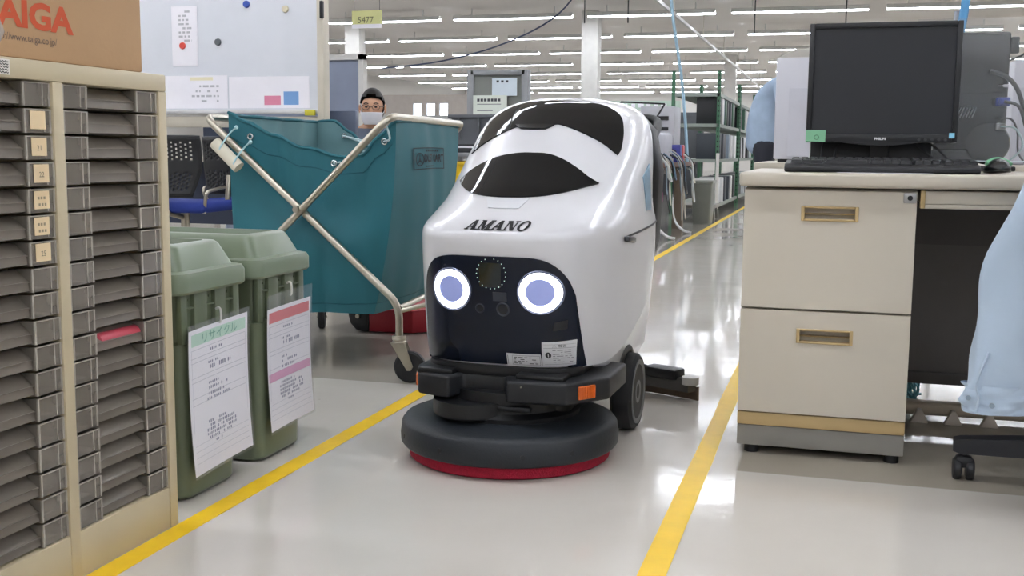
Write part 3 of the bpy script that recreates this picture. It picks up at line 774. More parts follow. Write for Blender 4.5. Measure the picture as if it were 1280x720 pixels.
def caster(pos, yawr):
    M = Matrix.Translation(pos) @ Matrix.Rotation(yawr, 4, 'Z')
    bm = nb(); lathe(bm, [(.008, .155), (.022, .155), (.024, .145), (.020, .138), (.024, .134), (.024, .128), (.008, .128)], (0, 0, 0), 20)
    for s in (-1, 1):
        prism(bm, [(-.026, .134), (.022, .134), (.050, .055), (.042, .042), (.030, .042), (.022, .055)], -.0015, .0015, M=Matrix.Translation((0, s * .018, 0)) @ Matrix.Rotation(PI / 2, 4, 'X'))
    cyl(bm, (.036, -.022, .054), (.036, .022, .054), .007, n=12)
    bmesh.ops.transform(bm, matrix=M, verts=bm.verts); f = obj('caster', bm, STEEL, CT, W=True)
    bm = nb(); lathe(bm, [(.012, -.014), (.046, -.014), (.052, -.008), (.052, .008), (.046, .014), (.012, .014)], (.036, 0, .0525), 28, Matrix.Rotation(PI / 2, 4, 'X'))
    bmesh.ops.transform(bm, matrix=M, verts=bm.verts); obj('caster_wheel', bm, mat('caster_rubber', '17181b', .6), f, W=True)
caster(NR + Vector((.02, -.03, 0)), .15); caster(NL + Vector((.02, -.05, 0)), .6); caster(FR + Vector((.02, .03, 0)), 1.0); caster(FL + Vector((.02, .05, 0)), -1.2)
# bag: ring around four sides
def itab(T, u):
    for (a, p), (b, q) in zip(T, T[1:]):
        if u <= b:
            t = (u - a) / (b - a); t = t * t * (3 - 2 * t); return p + (q - p) * t
    return T[-1][1]
ZN = [(0, .876), (.10, .846), (.25, .802), (.45, .760), (.66, .732), (.80, .738), (.9, .80), (1, .848)]
ZF = [(0, .872), (.12, .874), (.24, .83), (.36, .768), (.5, .765), (.75, .81), (1, .85)]
def bag_pt(s, v, inset=0):
    # s in 0..4 around: near, right, far, left; v 0 bottom .. 1 top
    k = int(s) % 4; u = s - int(s)
    near_l, near_r, far_r, far_l = NL + Vector((.042, .0, 0)), NR + Vector((.0, .0, 0)), FR, FL + Vector((.03, 0, 0))
    A, B = ((near_l, near_r), (near_r, far_r), (far_r, far_l), (far_l, near_l))[k]
    p = A + (B - A) * u
    zt = (itab(ZN, u), .848 + .012 * math.sin(u * PI), itab(ZF, 1 - u), .868)[k]
    zb = (.205, .205 - .02 * u, .19, .19 + .015 * u)[k]
    c = (near_l + far_r) / 2
    nrm = (Vector((0, -1, 0)), Vector((1, .1, 0)), Vector((0, 1, 0)), Vector((-1, 0, 0)))[k]
    sh = 1 - .16 * (1 - v) ** 2
    q = c + (p - c) * (sh - inset)
    q.x += -.055 * (1 - v) ** 2
    bulge = math.sin(u * PI) * (.028 * (1 - v) + .015 * math.sin(v * PI)) * (-1 if k == 0 and v > .55 else 1)
    fold = .016 * math.sin(u * 15 + k * 2 + v * 1.5) * math.sin(u * PI) * (1 - .5 * v) + .009 * math.sin(u * 27 + v * 4) * math.sin(u * PI)
    if k == 1: fold *= .3
    if k == 0: bulge -= .03 * max(0, v - .6) / .4 * math.sin(u * PI)
    q = q + nrm * (bulge + fold)
    return Vector((q.x, q.y, zb + (zt - zb) * v))
def ring_s(n=30): return [k + (i / n) for k in range(4) for i in range(n)]
S = ring_s(); LV = [0, .03, .1, .2, .3, .4, .5, .6, .7, .8, .88, .95, 1.0]
def bag_mesh(inset, flip=False):
    bm = nb(); ring_faces(bm, [[bag_pt(s, v, inset) for s in S] for v in LV], True, False); return bm
obj('canvas_bag', bag_mesh(0), TEAL, CT, 60, W=True)
obj('bag_lining', bag_mesh(.010), TEALI, CT, 60, W=True)
bm = nb(); tube(bm, [bag_pt(s, 1.0, .004) for s in S], .0065, 6, closed=True); obj('hem', bm, TEAL, CT, 60, W=True)
for pts in ([bag_pt(s, .88 + .02 * math.sin(s), -.002) for s in [i / 40 for i in range(1, 40)]], [bag_pt(s, .06, -.003) for s in [i / 40 for i in range(0, 80)]]):
    bm = nb(); tube(bm, pts, .0012, 4); obj('stitching', bm, mat('dark_teal_thread', '14525d', .8), CT, 0, W=True)
EYEL = mat('eyelet_metal', 'cfd6d8', .25, .9)
ey = []
for s, v in ((.13, .93), (.62, .955), (.93, .955), (2.42, .955), (2.62, .955), (2.80, .955)):
    p = bag_pt(s, v, -.004 if s < 1 else .016); bm = nb(); n_ = Vector((0, -1, 0))
    tube(bm, [p + Vector((.009 * math.cos(t), -.004, .009 * math.sin(t))) for t in [2 * PI * i / 14 for i in range(14)]], .0035, 6, closed=True)
    obj('eyelet', bm, EYEL, CT, 60, W=True); ey.append(p)
ROPE = mat('pale_cord', 'c2d6da', .6)
bm = nb()
tube(bm, [ey[1] + Vector((0, -.008, 0)), ey[1] + Vector((.06, .06, .012)), ey[1] + Vector((.16, .3, .03)), ey[5] + Vector((0, -.02, 0))], .0035, 6, 6)
tube(bm, [ey[5] + Vector((0, -.01, 0)), ey[5] + Vector((.10, -.1, -.02)), ey[2] + Vector((-.08, .12, -.02))], .0035, 6, 6)
tube(bm, [ey[3] + Vector((0, -.01, 0)), ey[3] + Vector((-.08, -.03, -.012)), ey[3] + Vector((-.16, -.01, .005))], .0035, 6, 6)
tube(bm, [ey[2] + Vector((0, -.008, 0)), ey[2] + Vector((.03, -.03, .01)), V3(NR, .84) + Vector((-.02, -.04, 0))], .0035, 6, 5)
obj('cord', bm, ROPE, CT, 60, W=True)
# foam grip lashed to the left tube
tdir = (V3(NR, .255) - V3(NL, .862)).normalized()
gc = V3(NL, .862) + tdir * .135 + Vector((-.03, -.06, -.035))
bm = nb(); cyl(bm, gc - tdir * .06, gc + tdir * .06, .021, n=18); gr = obj('foam_grip', bm, mat('cream_foam', 'd9d3c0', .7), CT, 60, W=True)
bm = nb()
for q in (-.035, .035):
    c = gc + tdir * q + Vector((.03, .01, .045)); tube(bm, [gc + tdir * q + Vector((0, 0, -.026)), gc + tdir * q + Vector((.012, -.02, .0)), c, c + Vector((.03, -.01, .02))], .0028, 6, 4)
    sphere(bm, c + Vector((.033, -.01, .022)), .007, 8, 6)
obj('tie', bm, mat('pale_blue_tie', 'a9cfd6', .5), gr, 60, W=True)
# printed panel on the right face
def bagp(u, v, o): return bag_pt(1 + u, v, -o)
def bag_marks(name, m, polys, off):
    bm = nb()
    for p in polys:
        vs = [bm.verts.new(bagp(u, v, 0) + Vector((off, -off * .3, 0))) for u, v in p]
        try: bm.faces.new(vs)
        except ValueError: pass
    return obj(name, bm, m, CT, 0, W=True, recalc=False)
u0, u1, w0, w1 = .20, .66, .745, .86
def rect(a, b, c, d): return [(a, c), (b, c), (b, d), (a, d)]
NAVY = mat('navy_canvas_print', '06202b', .7, var=0)
fr = [rect(u0, u1, w1 - .005, w1), rect(u0, u1, w0, w0 + .005), rect(u0, u0 + .014, w0, w1), rect(u1 - .014, u1, w0, w1)]
segs = []
for r_ in fr:
    (a, c), (b, _), (_, d), _ = r_
    k = 8
    segs += [rect(a + (b - a) * i / k, a + (b - a) * (i + 1) / k, c, d) for i in range(k)]
bag_marks('print_frame', NAVY, segs, .004)
bag_marks('print_emblem', NAVY, [[(.245, .775), (.275, .795), (.285, .825), (.295, .795), (.325, .775), (.285, .785)]] + [[(.285 + .055 * math.cos(t), .798 + .036 * math.sin(t)), (.285 + .055 * math.cos(t2), .798 + .036 * math.sin(t2)), (.285 + .045 * math.cos(t2), .798 + .030 * math.sin(t2)), (.285 + .045 * math.cos(t), .798 + .030 * math.sin(t))] for t, t2 in [(2 * PI * i / 18, 2 * PI * (i + 1) / 18) for i in range(18)]], .0045)
bag_marks('print_small', NAVY, [rect(.36 + i * .025, .378 + i * .025, .838, .848) for i in range(9)] + [rect(.36 + i * .025, .378 + i * .025, .757, .764) for i in range(6)], .0045)
t = text_bm('DUST CART', .05, .0022)
for v in t.verts:
    q = bagp(.485 + v.co.x * 1.12, .802 + v.co.y * 1.15, 0); v.co = q + Vector((.006, -.002, 0))
obj('print_name', t, NAVY, CT, 0, W=True, recalc=False)

# red box on the floor behind the cart
RX = thing('tool_box', 'low red box with black end cap on the floor behind the cart', 'box', (-1.7, 4.3, 0))
bm = nb(); prism(bm, [(-1.845, 4.19), (-1.655, 4.205), (-1.40, 4.50), (-1.43, 4.62), (-1.845, 4.55)], .004, .098, .005); obj('box_body', bm, mat('dark_red_plastic', '9b1526', .45, var=.06), RX, W=True)
bm = nb(); prism(bm, [(-1.845, .004), (-1.845, .098), (-1.93, .098), (-1.935, .07), (-1.925, .035), (-1.90, .010), (-1.87, .004)], -4.55, -4.185, .003, M=Matrix.Rotation(PI / 2, 4, 'X')); cap = obj('end_cap', bm, BLACKP, RX, W=True)
bm = nb(); cyl(bm, (-1.89, 4.188, .068), (-1.89, 4.175, .068), .009, n=12); obj('bolt', bm, STEEL, cap, W=True)
bm = nb()
for q in range(3): box(bm, -1.60 + q * .0, -1.595, 4.3, 4.305, 0, .001)
bm.free()

# ================================================================== DESK ON THE RIGHT
DKC = mat('desk_cream_enamel', 'cbc3b4', .38, var=.03, scale=3)
DKT = mat('desk_top_laminate', 'c3bbac', .4, var=.04, scale=4)
TAN = mat('desk_tan_trim', 'c2a878', .45, var=.05)
GREYK = mat('desk_grey_kick', '8d8a84', .5, var=.05)
DPAN = mat('desk_dark_back_panel', '686362', .55, var=.05)
DS = thing('office_desk', 'old cream steel desk with two-drawer pedestal beside the aisle', 'desk', (.5, 3.1, 0))
TZ = .711
bm = nb(); box(bm, -.228, 1.18, 2.755, 3.46, .676, TZ, .008, 3); obj('desk_top', bm, DKT, DS, W=True)
bm = nb(); box(bm, -.216, .186, 2.80, 3.42, .05, .672, .002); obj('pedestal_body', bm, DKC, DS, W=True)
def drawer_front(z0, z1, hz):
    t = .002; x0, x1 = -.2155, .1855; hx0, hx1 = -.079, .055; h0, h1 = hz - .018, hz + .018
    bm = nb()
    for q in ((x0, hx0, z0, z1), (hx1, x1, z0, z1), (hx0, hx1, z0, h0), (hx0, hx1, h1, z1)): box(bm, q[0], q[1], 2.780, 2.80, q[2], q[3])
    bmesh.ops.remove_doubles(bm, verts=bm.verts, dist=1e-5)
    d = obj('drawer', bm, DKC, DS, 0, W=True)
    bm = nb(); m = .008
    for q in ((hx0, hx0 + m, h0, h1), (hx1 - m, hx1, h0, h1), (hx0 + m, hx1 - m, h0, h0 + m * .6), (hx0 + m, hx1 - m, h1 - m * .6, h1)): box(bm, q[0], q[1], 2.776, 2.80, q[2], q[3], .001, 1)
    hd = obj('handle_frame', bm, TAN, d, W=True)
    bm = nb(); box(bm, hx0, hx1, 2.805, 2.81, h0, h1); box(bm, hx0 + m, hx1 - m, 2.783, 2.806, h0 + .016, h0 + .019, .001, 1)
    obj('handle_cup', bm, mat('handle_cup_brown', '8f7a50', .5), d, W=True)
drawer_front(.377, .668, .612); drawer_front(.112, .371, .310)
bm = nb(); box(bm, .155, .184, 2.774, 2.781, .642, .666, .002); lk = obj('lock', bm, mat('lock_silver', 'a3a3a2', .35, .7), DS, W=True)
bm = nb(); cyl(bm, (.1695, 2.7745, .654), (.1695, 2.7725, .654), .006, n=16); box(bm, .1685, .1705, 2.772, 2.7726, .649, .659); obj('keyhole', bm, INK, lk, W=True)
bm = nb(); box(bm, -.2155, .1855, 2.784, 2.80, .076, .108, .002); obj('tan_strip', bm, TAN, DS, W=True)
bm = nb(); box(bm, -.2155, .1855, 2.790, 3.40, .022, .074, .002); obj('kick_base', bm, GREYK, DS, W=True)
for x in (-.18, .16):
    for y in (2.82, 3.36):
        bm = nb(); cyl(bm, (x, y, 0), (x, y, .03), .018, n=14); obj('foot', bm, BLACKP, DS, W=True)
bm = nb(); box(bm, .198, .62, 2.782, 3.2, .640, .672, .003); box(bm, .198, .62, 2.778, 2.80, .630, .640, .002); cd_ = obj('centre_drawer', bm, DKC, DS, W=True)
bm = nb(); box(bm, .193, .2035, 2.776, 2.81, .630, .673, .002); obj('drawer_end_trim', bm, TAN, cd_, W=True)
bm = nb(); box(bm, .187, 1.10, 3.38, 3.40, .50, .675); obj('modesty_panel', bm, DPAN, DS, 0, W=True)
bm = nb(); box(bm, .187, 1.10, 3.40, 3.42, .12, .50); obj('modesty_panel', bm, mat('desk_dark_lower_panel', '746f6d', .5), DS, 0, W=True)
bm = nb(); box(bm, .187, 1.10, 3.385, 3.42, .09, .125, .003); obj('lower_rail', bm, mat('rail_grey', '5a5654', .5), DS, W=True)
bm = nb(); box(bm, 1.12, 1.17, 2.80, 3.42, 0, .675, .003); obj('side_leg', bm, DKC, DS, W=True)
# beige bar and pale wedges stand in for lit floor and light leaks; cable clutter
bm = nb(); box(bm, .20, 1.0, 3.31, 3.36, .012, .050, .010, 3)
fb = thing('lit_floor_strip', 'beige strip and small pale wedges standing in for lit floor under the desk', 'lit floor strip', (.6, 3.33, 0))
obj('rail', bm, mat('lit_floor_beige', 'b0a390', .6), fb, W=True)  # added bar, coloured like the lit floor seen below the panel
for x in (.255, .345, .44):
    bm = nb(); prism(bm, [(x - .025, .0), (x + .025, 0), (x + .005, .040), (x - .005, .040)], -3.285, -3.26, .003, M=Matrix.Rotation(PI / 2, 4, 'X')); obj('light_patch', bm, mat('light_patch_pale', 'c9bfb2', .6), fb, W=True)  # added wedges, pale colour imitates patches of light on the floor
bm = nb()
rnd = random.Random(4)
for q in range(5):
    pts = [(.20 + rnd.uniform(0, .07), 3.45 + rnd.uniform(-.02, .03), .045 + rnd.uniform(-.03, .05)) for _ in range(6)]
    tube(bm, pts, .004, 5, 5)
solo('coiled_cable', bm, mat('teal_cable', '4d8a96', .5), 'tangled teal cable on the floor behind the desk pedestal', 'cable')

# ---- keyboard
KB = thing('keyboard', 'black computer keyboard near the front edge of the desk', 'keyboard', (.10, 2.90, TZ), .012)
bm = nb(); prism(bm, [(-.085, .002), (-.08, .001), (.085, .008), (.085, .030), (-.070, .022), (-.085, .014)], -.226, .226, .004, M=plane_mat((0, 0, 0), (0, 1, 0), (0, 0, 1)), seg=3)
obj('case', bm, mat('keyboard_black', '1c1d21', .45, var=.06), KB, 40)
KEYM = mat('key_cap_black', '16171a', .4, var=.05)
def key_me(wd):
    bm = nb(); a, b = wd * .0094, .0088
    ring_faces(bm, [[(-a, -b, 0), (a, -b, 0), (a, b, 0), (-a, b, 0)], [(-a * .8, -b * .72, .009), (a * .8, -b * .72, .009), (a * .8, b * .82, .009), (-a * .8, b * .82, .009)]], False)
    return mesh_of('key', bm, KEYM, 0)
KM = {k: key_me(k) for k in (1, 1.5, 2, 6)}
def kz(y): return .0215 + (y + .07) * .055
for r_ in range(6):
    y = -.058 + r_ * .0205 + (.006 if r_ == 5 else 0)
    if r_ == 0: seq = [1.5, 1, 1.5, 6, 1.5, 1, 1, 1.5]
    elif r_ == 1: seq = [2] + [1] * 10 + [2]
    elif r_ in (2, 3): seq = [1.5] + [1] * 12 + [1.5]
    else: seq = [1] * 13 + [2] if r_ == 4 else [1] * 13
    tot = sum(seq); x = -.212; sc = .285 / tot
    for k in seq:
        inst('key', KM[k], KB, (x + k * sc / 2, y, kz(y)), (.055, 0, 0)); x += k * sc
    for q in range(3):
        if r_ in (1, 4, 5, 0): inst('key', KM[1], KB, (.088 + q * .0195, y, kz(y)), (.055, 0, 0))
    for q in range(4):
        if r_ < 5: inst('key', KM[1], KB, (.155 + q * .0188, y, kz(y)), (.055, 0, 0))
# paper slip under the keyboard
bm = nb(); box(bm, .0, .22, 2.79, 2.90, TZ + .0003, TZ + .0012); solo('paper_slip', bm, PAPER, 'white paper slip lying under the black keyboard', 'paper', smooth=0)
# ---- mouse
MS = thing('computer_mouse', 'small black mouse with green top edge beside the keyboard', 'mouse', (.372, 2.90, TZ), .1)
bm = nb(); t = nb(); bmesh.ops.create_uvsphere(t, u_segments=24, v_segments=14, radius=1)
for v in t.verts:
    v.co = Vector((v.co.x * .030, v.co.y * .052, max(v.co.z, -.12) * .030 + .004 * (1 - v.co.y)))
merge(bm, t, Matrix.Translation((0, 0, .004))); obj('mouse_body', bm, mat('mouse_black', '17191a', .25), MS, 60)
bm = nb(); tube(bm, [(-.027, -.012, .024), (-.021, -.002, .031), (0, .006, .037), (.021, -.002, .031), (.027, -.012, .024)], .005, 8, 6); obj('green_band', bm, mat('mouse_green', '6fae86', .3), MS, 60)
bm = nb(); cyl(bm, (-.004, -.030, .030), (.004, -.030, .030), .007, n=14); obj('scroll_wheel', bm, mat('scroll_grey', '77797a', .4), MS)
bm = nb(); tube(bm, [(0, .05, .012), (.01, .12, .006), (.05, .20, .004), (.06, .35, .004)], .0022, 6, 6); obj('mouse_cord', bm, INK, MS, 60)
# ---- monitor
MN = thing('computer_monitor', 'black flat screen monitor with green sticky note, standing on the desk', 'monitor', (.108, 3.16, TZ), -.01)
MX, MZ0, MZ1 = .1935, .077, .394
BEZM = mat('monitor_bezel_black', '1b1c1f', .4, var=.06)
bm = nb()
for q in ((-MX, -MX + .014, MZ0, MZ1), (MX - .014, MX, MZ0, MZ1), (-MX + .014, MX - .014, MZ1 - .014, MZ1), (-MX + .014, MX - .014, MZ0, MZ0 + .022)): box(bm, q[0], q[1], -.016, .03, q[2], q[3], .002)
obj('bezel', bm, BEZM, MN)
bm = nb(); prism(bm, [(-.115, MZ0 + .003)] + [(-.115 + .23 * i / 16, MZ0 + .002 - .010 * math.sin(PI * i / 16)) for i in range(17)] + [(.115, MZ0 + .003)], -.01, .0165, .0, M=Matrix.Rotation(PI / 2, 4, 'X'))
obj('chin', bm, BEZM, MN, 40)
bm = nb(); box(bm, -MX + .013, MX - .013, -.009, -.005, MZ0 + .021, MZ1 - .013); obj('screen', bm, mat('dark_lcd_screen', '24262b', .30, var=.02), MN, 0)
bm = nb(); ring_faces(bm, [[(x, .03, z) for x, z in rrect(-MX + .003, MX - .003, MZ0 + .003, MZ1 - .003, .01)], [(x, .05, z) for x, z in rrect(-MX + .03, MX - .03, MZ0 + .03, MZ1 - .03, .01)], [(x, .065, z) for x, z in rrect(-.10, .10, MZ0 + .06, MZ1 - .08, .01)]], False, True); obj('back_cover', bm, BLACKP, MN)
bm = nb(); box(bm, -.024, .024, .02, .05, .01, .20, .004); obj('stand_neck', bm, BLACKP, MN)
bm = nb(); lathe(bm, [(.01, 0), (.10, 0), (.10, .006), (.085, .012), (.01, .016)], (0, .03, 0), 40, Matrix.Diagonal((1.15, .8, 1, 1))); obj('stand_base', bm, BLACKP, MN)
MLOC = Vector((.108, 3.16, TZ))
put_text('brand_print', 'PHILIPS', .0085, plane_mat(MLOC + Vector((.0, -.0168, MZ0 + .0095)), (1, -.01, 0), (0, 0, 1)), mat('logo_silver', 'e6e6e6', .4, var=0, emit='ffffff', es=0), MN, bold=.0004, sx=1.1)
bm = nb()
for q in range(5): cyl(bm, (.098 + q * .0165, -.0165, MZ0 + .008), (.098 + q * .0165, -.0172, MZ0 + .008), .004, n=14)
obj('menu_button', bm, mat('button_grey', '3a3b3e', .4), MN)
bm = nb(); box(bm, .172, .186, -.0172, -.0163, MZ0 + .012, MZ0 + .026); obj('energy_sticker', bm, mat('sky_sticker', '84c4de', .5, var=.1), MN, 0)
bm = nb(); box(bm, -MX - .002, -MX + .050, -.0185, -.0175, MZ0 - .002, MZ0 + .029, 0, M=Matrix.Rotation(.02, 4, 'Y')); sn = obj('sticky_note', bm, mat('green_sticky', '7fb893', .6, var=.04), MN, 0)
bm = nb(); tube(bm, [(-.165 + .006 * math.cos(t_), -.019, MZ0 + .013 + .006 * math.sin(t_)) for t_ in [2 * PI * i / 16 for i in range(16)]], .0007, 4, closed=True); obj('note_mark', bm, mat('note_ink', '4d7560', .6), sn, 0)
bm = nb()
for pts in ([(-.14, .06, .11), (-.15, .03, .06), (-.155, .02, .01), (-.20, .10, .004)], [(-.10, .06, .10), (-.115, .03, .05), (-.12, .04, .01), (-.16, .2, .004)], [(.08, .06, .09), (.12, .03, .05), (.17, .05, .015), (.25, .1, .006), (.33, .16, .006)], [(.10, .06, .10), (.15, .04, .06), (.20, .06, .02), (.29, .05, .008)]):
    tube(bm, pts, .003, 6, 6)
obj('monitor_cable', bm, INK, MN, 60)
bm = nb(); tube(bm, [(-MX + .012, .0, MZ0), (-MX + .012, -.004, .04), (-MX + .010, .0, .006)], .0018, 6, 4); obj('pale_cable', bm, mat('pale_cable', 'c6cfca', .5), MN, 60)

bm = nb(); box(bm, -.075, .245, 3.22, 3.31, TZ + .0, TZ + .082, .004); hb = solo('flat_computer', bm, BLACKP, 'low black desktop unit behind the monitor stand', 'computer')
# ---- black monitor seen from behind, ports and leads
BKX0, BKX1, BY = .262, .452, 3.40
BK = thing('back_turned_monitor', 'black monitor turned away showing its ports and leads, right of the screen', 'monitor', (.36, BY + .03, TZ))
BKM = mat('glossy_black_back', '0c0c0f', .25, var=.12, scale=6)
bm = nb(); box(bm, BKX0, BKX1, BY, BY + .05, .765, 1.100, .008, 3); obj('rear_shell', bm, BKM, BK, W=True)
bm = nb(); box(bm, BKX0 + .01, BKX1 - .012, BY - .012, BY, .93, 1.095, .005); obj('raised_panel', bm, BKM, BK, W=True)
for q in range(7):
    bm = nb(); cbox(bm, (.318 + q * .008, BY - .002, .876), (.0025, .005, .03), .001, rot=(0, .35, 0)); obj('vent_slot', bm, mat('vent_grey', '6b6b6e', .5), BK, W=True)
bm = nb(); lathe(bm, [(.01, 0), (.058, 0), (.06, .004), (.056, .012), (.01, .016)], (.405, BY - .0, .79), 32, Matrix.Rotation(PI / 2, 4, 'X')); obj('pivot_disc', bm, BKM, BK, W=True)
bm = nb(); cbox(bm, (.437, BY - .015, .905), (.036, .03, .024), .003); cbox(bm, (.437, BY - .035, .905), (.026, .02, .018), .003); obj('blue_plug', bm, mat('vga_blue', '2b3a8c', .4), BK, W=True)
bm = nb(); cbox(bm, (.435, BY - .012, .836), (.024, .024, .02), .003); obj('grey_plug', bm, mat('plug_grey', '7c7c7a', .5), BK, W=True)
bm = nb(); cbox(bm, (.437, BY - .006, .950), (.03, .012, .008), .002); obj('white_plug', bm, PAPER, BK, W=True)
bm = nb(); cbox(bm, (.30, BY + .02, .74), (.14, .05, .06), .004); cbox(bm, (.36, BY + .05, TZ + .008), (.24, .16, .014), .004); cbox(bm, (.36, BY + .04, .74), (.05, .03, .08), .003); obj('stand', bm, BLACKP, BK, W=True)
bm = nb(); box(bm, BKX1, BKX1 + .022, BY, BY + .03, 1.04, 1.085, .003); box(bm, BKX0 - .03, BKX0 + .01, BY + .0, BY + .03, 1.09, 1.125, .003); obj('webcam_clip', bm, BLACKP, BK, W=True)
for i, (pts, r_, c) in enumerate(([[(.437, BY - .045, .905), (.475, BY - .05, .89), (.50, BY - .03, .83), (.53, BY - .02, .76)], .005, '17181b'],
        [[(.435, BY - .025, .836), (.47, BY - .05, .83), (.49, BY - .05, .78), (.45, BY - .06, .735), (.42, BY - .08, TZ + .005)], .003, '8fa3a3'],
        [[(.40, BY - .02, .99), (.44, BY - .02, .975), (.47, BY - .03, .94), (.50, BY - .02, .87), (.55, BY, .80)], .007, '242529'],
        [[(.43, BY - .02, .86), (.46, BY - .04, .855), (.478, BY - .03, .82), (.485, BY - .03, .76), (.52, BY - .05, TZ + .006)], .003, '15161a'],
        [[(.45, BY - .01, 1.02), (.475, BY - .02, 1.03), (.50, BY - .02, 1.045), (.54, BY, 1.05)], .003, '15161a'])):
    bm = nb(); tube(bm, pts, r_, 6, 6); obj('lead', bm, mat('lead_%s' % c, c, .5), BK, 60, W=True)

# clear acrylic partition in front of the turned monitor
bm = nb(); box(bm, .20, .95, 3.325, 3.328, .742, 1.13); ac = tag(obj('acrylic_partition', bm, mat('clear_acrylic', 'eef2f4', .03, var=0, alpha=.07), None, 0), 'thin clear acrylic partition standing at the back of the desk', 'partition')
bm = nb(); box(bm, .20, .95, 3.3235, 3.3295, .738, .742); obj('lower_edge', bm, mat('acrylic_edge', 'c9d2d6', .2), ac, 0)
for x in (.24, .90):
    bm = nb(); box(bm, x - .01, x + .01, 3.29, 3.36, TZ, .74, .002); obj('foot', bm, BLACKP, ac)

# ---- chair at the desk with the pale blue jacket
CHD = mat('chair_dark_grey', '232429', .5, var=.06)
CH = thing('office_chair', 'dark swivel chair with casters at the right edge, carrying the jacket', 'chair', (.625, 2.69, 0))
CC = Vector((.634, 2.69, 0))
for q in range(5):
    a = PI * (.975 + .4 * q); d = Vector((math.cos(a), math.sin(a), 0)); e = CC + d * .34
    bm = nb(); n_ = Vector((-d.y, d.x, 0))
    ring_faces(bm, [[CC + d * t + n_ * wv + Vector((0, 0, z)) for wv, z in ((-w_, z0), (w_, z0), (w_, z1), (-w_, z1))] for t, w_, z0, z1 in ((.02, .032, .075, .135), (.20, .027, .07, .112), (.33, .022, .066, .100), (.345, .018, .070, .096))])
    leg = obj('base_leg', bm, CHD, CH, 30, W=True)
    bm = nb()
    for s in (-1, 1): lathe(bm, [(.006, -.009), (.023, -.009), (.026, -.005), (.026, .005), (.023, .009), (.006, .009)], e + n_ * 0 + Vector((s * .014, 0, .026)) - d * .02, 20, Matrix.Rotation(PI / 2, 4, 'Y'))
    cbox(bm, e - d * .02 + Vector((0, 0, .044)), (.04, .034, .03), .01); cyl(bm, e - d * .02 + Vector((0, 0, .05)), e - d * .02 + Vector((0, 0, .08)), .008, n=8)
    obj('caster', bm, mat('caster_charcoal', '1c1d21', .45), leg, W=True)
bm = nb(); cyl(bm, CC + Vector((0, 0, .12)), CC + Vector((0, 0, .40)), .028, n=16); obj('gas_column', bm, BLACKP, CH, W=True)
bm = nb(); box(bm, CC.x - .23, CC.x + .23, CC.y - .22, CC.y + .24, .40, .47, .03, 4); obj('seat', bm, CHD, CH, W=True)
bm = nb(); cbox(bm, (CC.x, CC.y - .26, .70), (.40, .06, .42), .03, rot=(.08, 0, 0), seg=4); obj('backrest', bm, CHD, CH, W=True)
bm = nb(); box(bm, CC.x - .03, CC.x + .03, CC.y - .27, CC.y - .20, .38, .62, .008); obj('back_bar', bm, CHD, CH, W=True)
JKM = mat('pale_blue_cotton', 'b9cbde', .85, var=.05, scale=7, bump=.2, bscale=30, sheen=.2)
JK = thing('work_jacket', 'pale blue cotton work jacket draped over the chair at right', 'jacket', (.6, 2.4, 0))
# sleeve: loft of flattened rings down from the shoulder to the cuff
def sleeve(pts, rad, bm, n=26, seed=1):
    rr = random.Random(seed); ph = [rr.uniform(0, 6) for _ in range(6)]
    P = smooth_path([Vector(p) for p in pts], 7); m = len(P); rings = []
    for i, p in enumerate(P):
        t = i / (m - 1); k = t * (len(rad) - 1); j = min(int(k), len(rad) - 2); f = k - j
        a = rad[j][0] + (rad[j + 1][0] - rad[j][0]) * f; b = rad[j][1] + (rad[j + 1][1] - rad[j][1]) * f
        ring = []
        for q in range(n):
            th = 2 * PI * q / n
            wob = 1 + .08 * math.sin(3 * th + ph[0] + t * 9) + .04 * math.sin(5 * th + ph[1] - t * 14) + .03 * math.sin(2 * th + ph[2] + t * 22)
            ring.append(p + Vector((math.cos(th) * a * wob, math.sin(th) * b * wob, .008 * math.sin(th + ph[3]) * (1 - abs(2 * t - 1)))))
        rings.append(ring)
    ring_faces(bm, rings, False, False)
bm = nb(); sleeve([(.500, 2.47, .88), (.460, 2.475, .74), (.405, 2.49, .56), (.378, 2.50, .42), (.350, 2.50, .305), (.343, 2.50, .245)], [(.078, .05), (.082, .048), (.086, .045), (.080, .042), (.064, .036), (.058, .034)], bm)
sl = obj('sleeve', bm, JKM, JK, 60, W=True)
bm = nb(); sleeve([(.344, 2.50, .274), (.342, 2.50, .244), (.340, 2.50, .212)], [(.064, .038), (.064, .038), (.061, .036)], bm, seed=2); cf = obj('cuff', bm, JKM, JK, 60, W=True)
bm = nb(); cyl(bm, (.334, 2.466, .234), (.334, 2.458, .234), .0055, n=16); cyl(bm, (.290, 2.478, .246), (.288, 2.470, .246), .0055, n=16); obj('cuff_button', bm, mat('button_blue_grey', '8494a3', .4), cf, W=True)
bm = nb(); tube(bm, [(.322, 2.462, .347), (.307, 2.462, .302), (.301, 2.462, .274), (.308, 2.462, .247), (.303, 2.462, .217)], .003, 6, 4); obj('cuff_placket', bm, JKM, cf, 60, W=True)
# jacket body over the backrest
def jb(u, v):
    x = .40 + .48 * u; s = v * 2 - 1
    z = .965 - max(0, abs(s) - .12) ** 1.15 * .52 + .008 * math.sin(u * 17 + v * 5)
    y = 2.43 + .066 * math.tanh(s * 4.5) + .008 * math.sin(u * 13 + v * 3) * abs(s) + .015 * s * abs(s)
    return (x, y, z)
bm = nb(); grid(bm, jb, 30, 24)
jo = obj('jacket_body', bm, JKM, JK, 60, W=True); md = jo.modifiers.new('thickness', 'SOLIDIFY'); md.thickness = .004
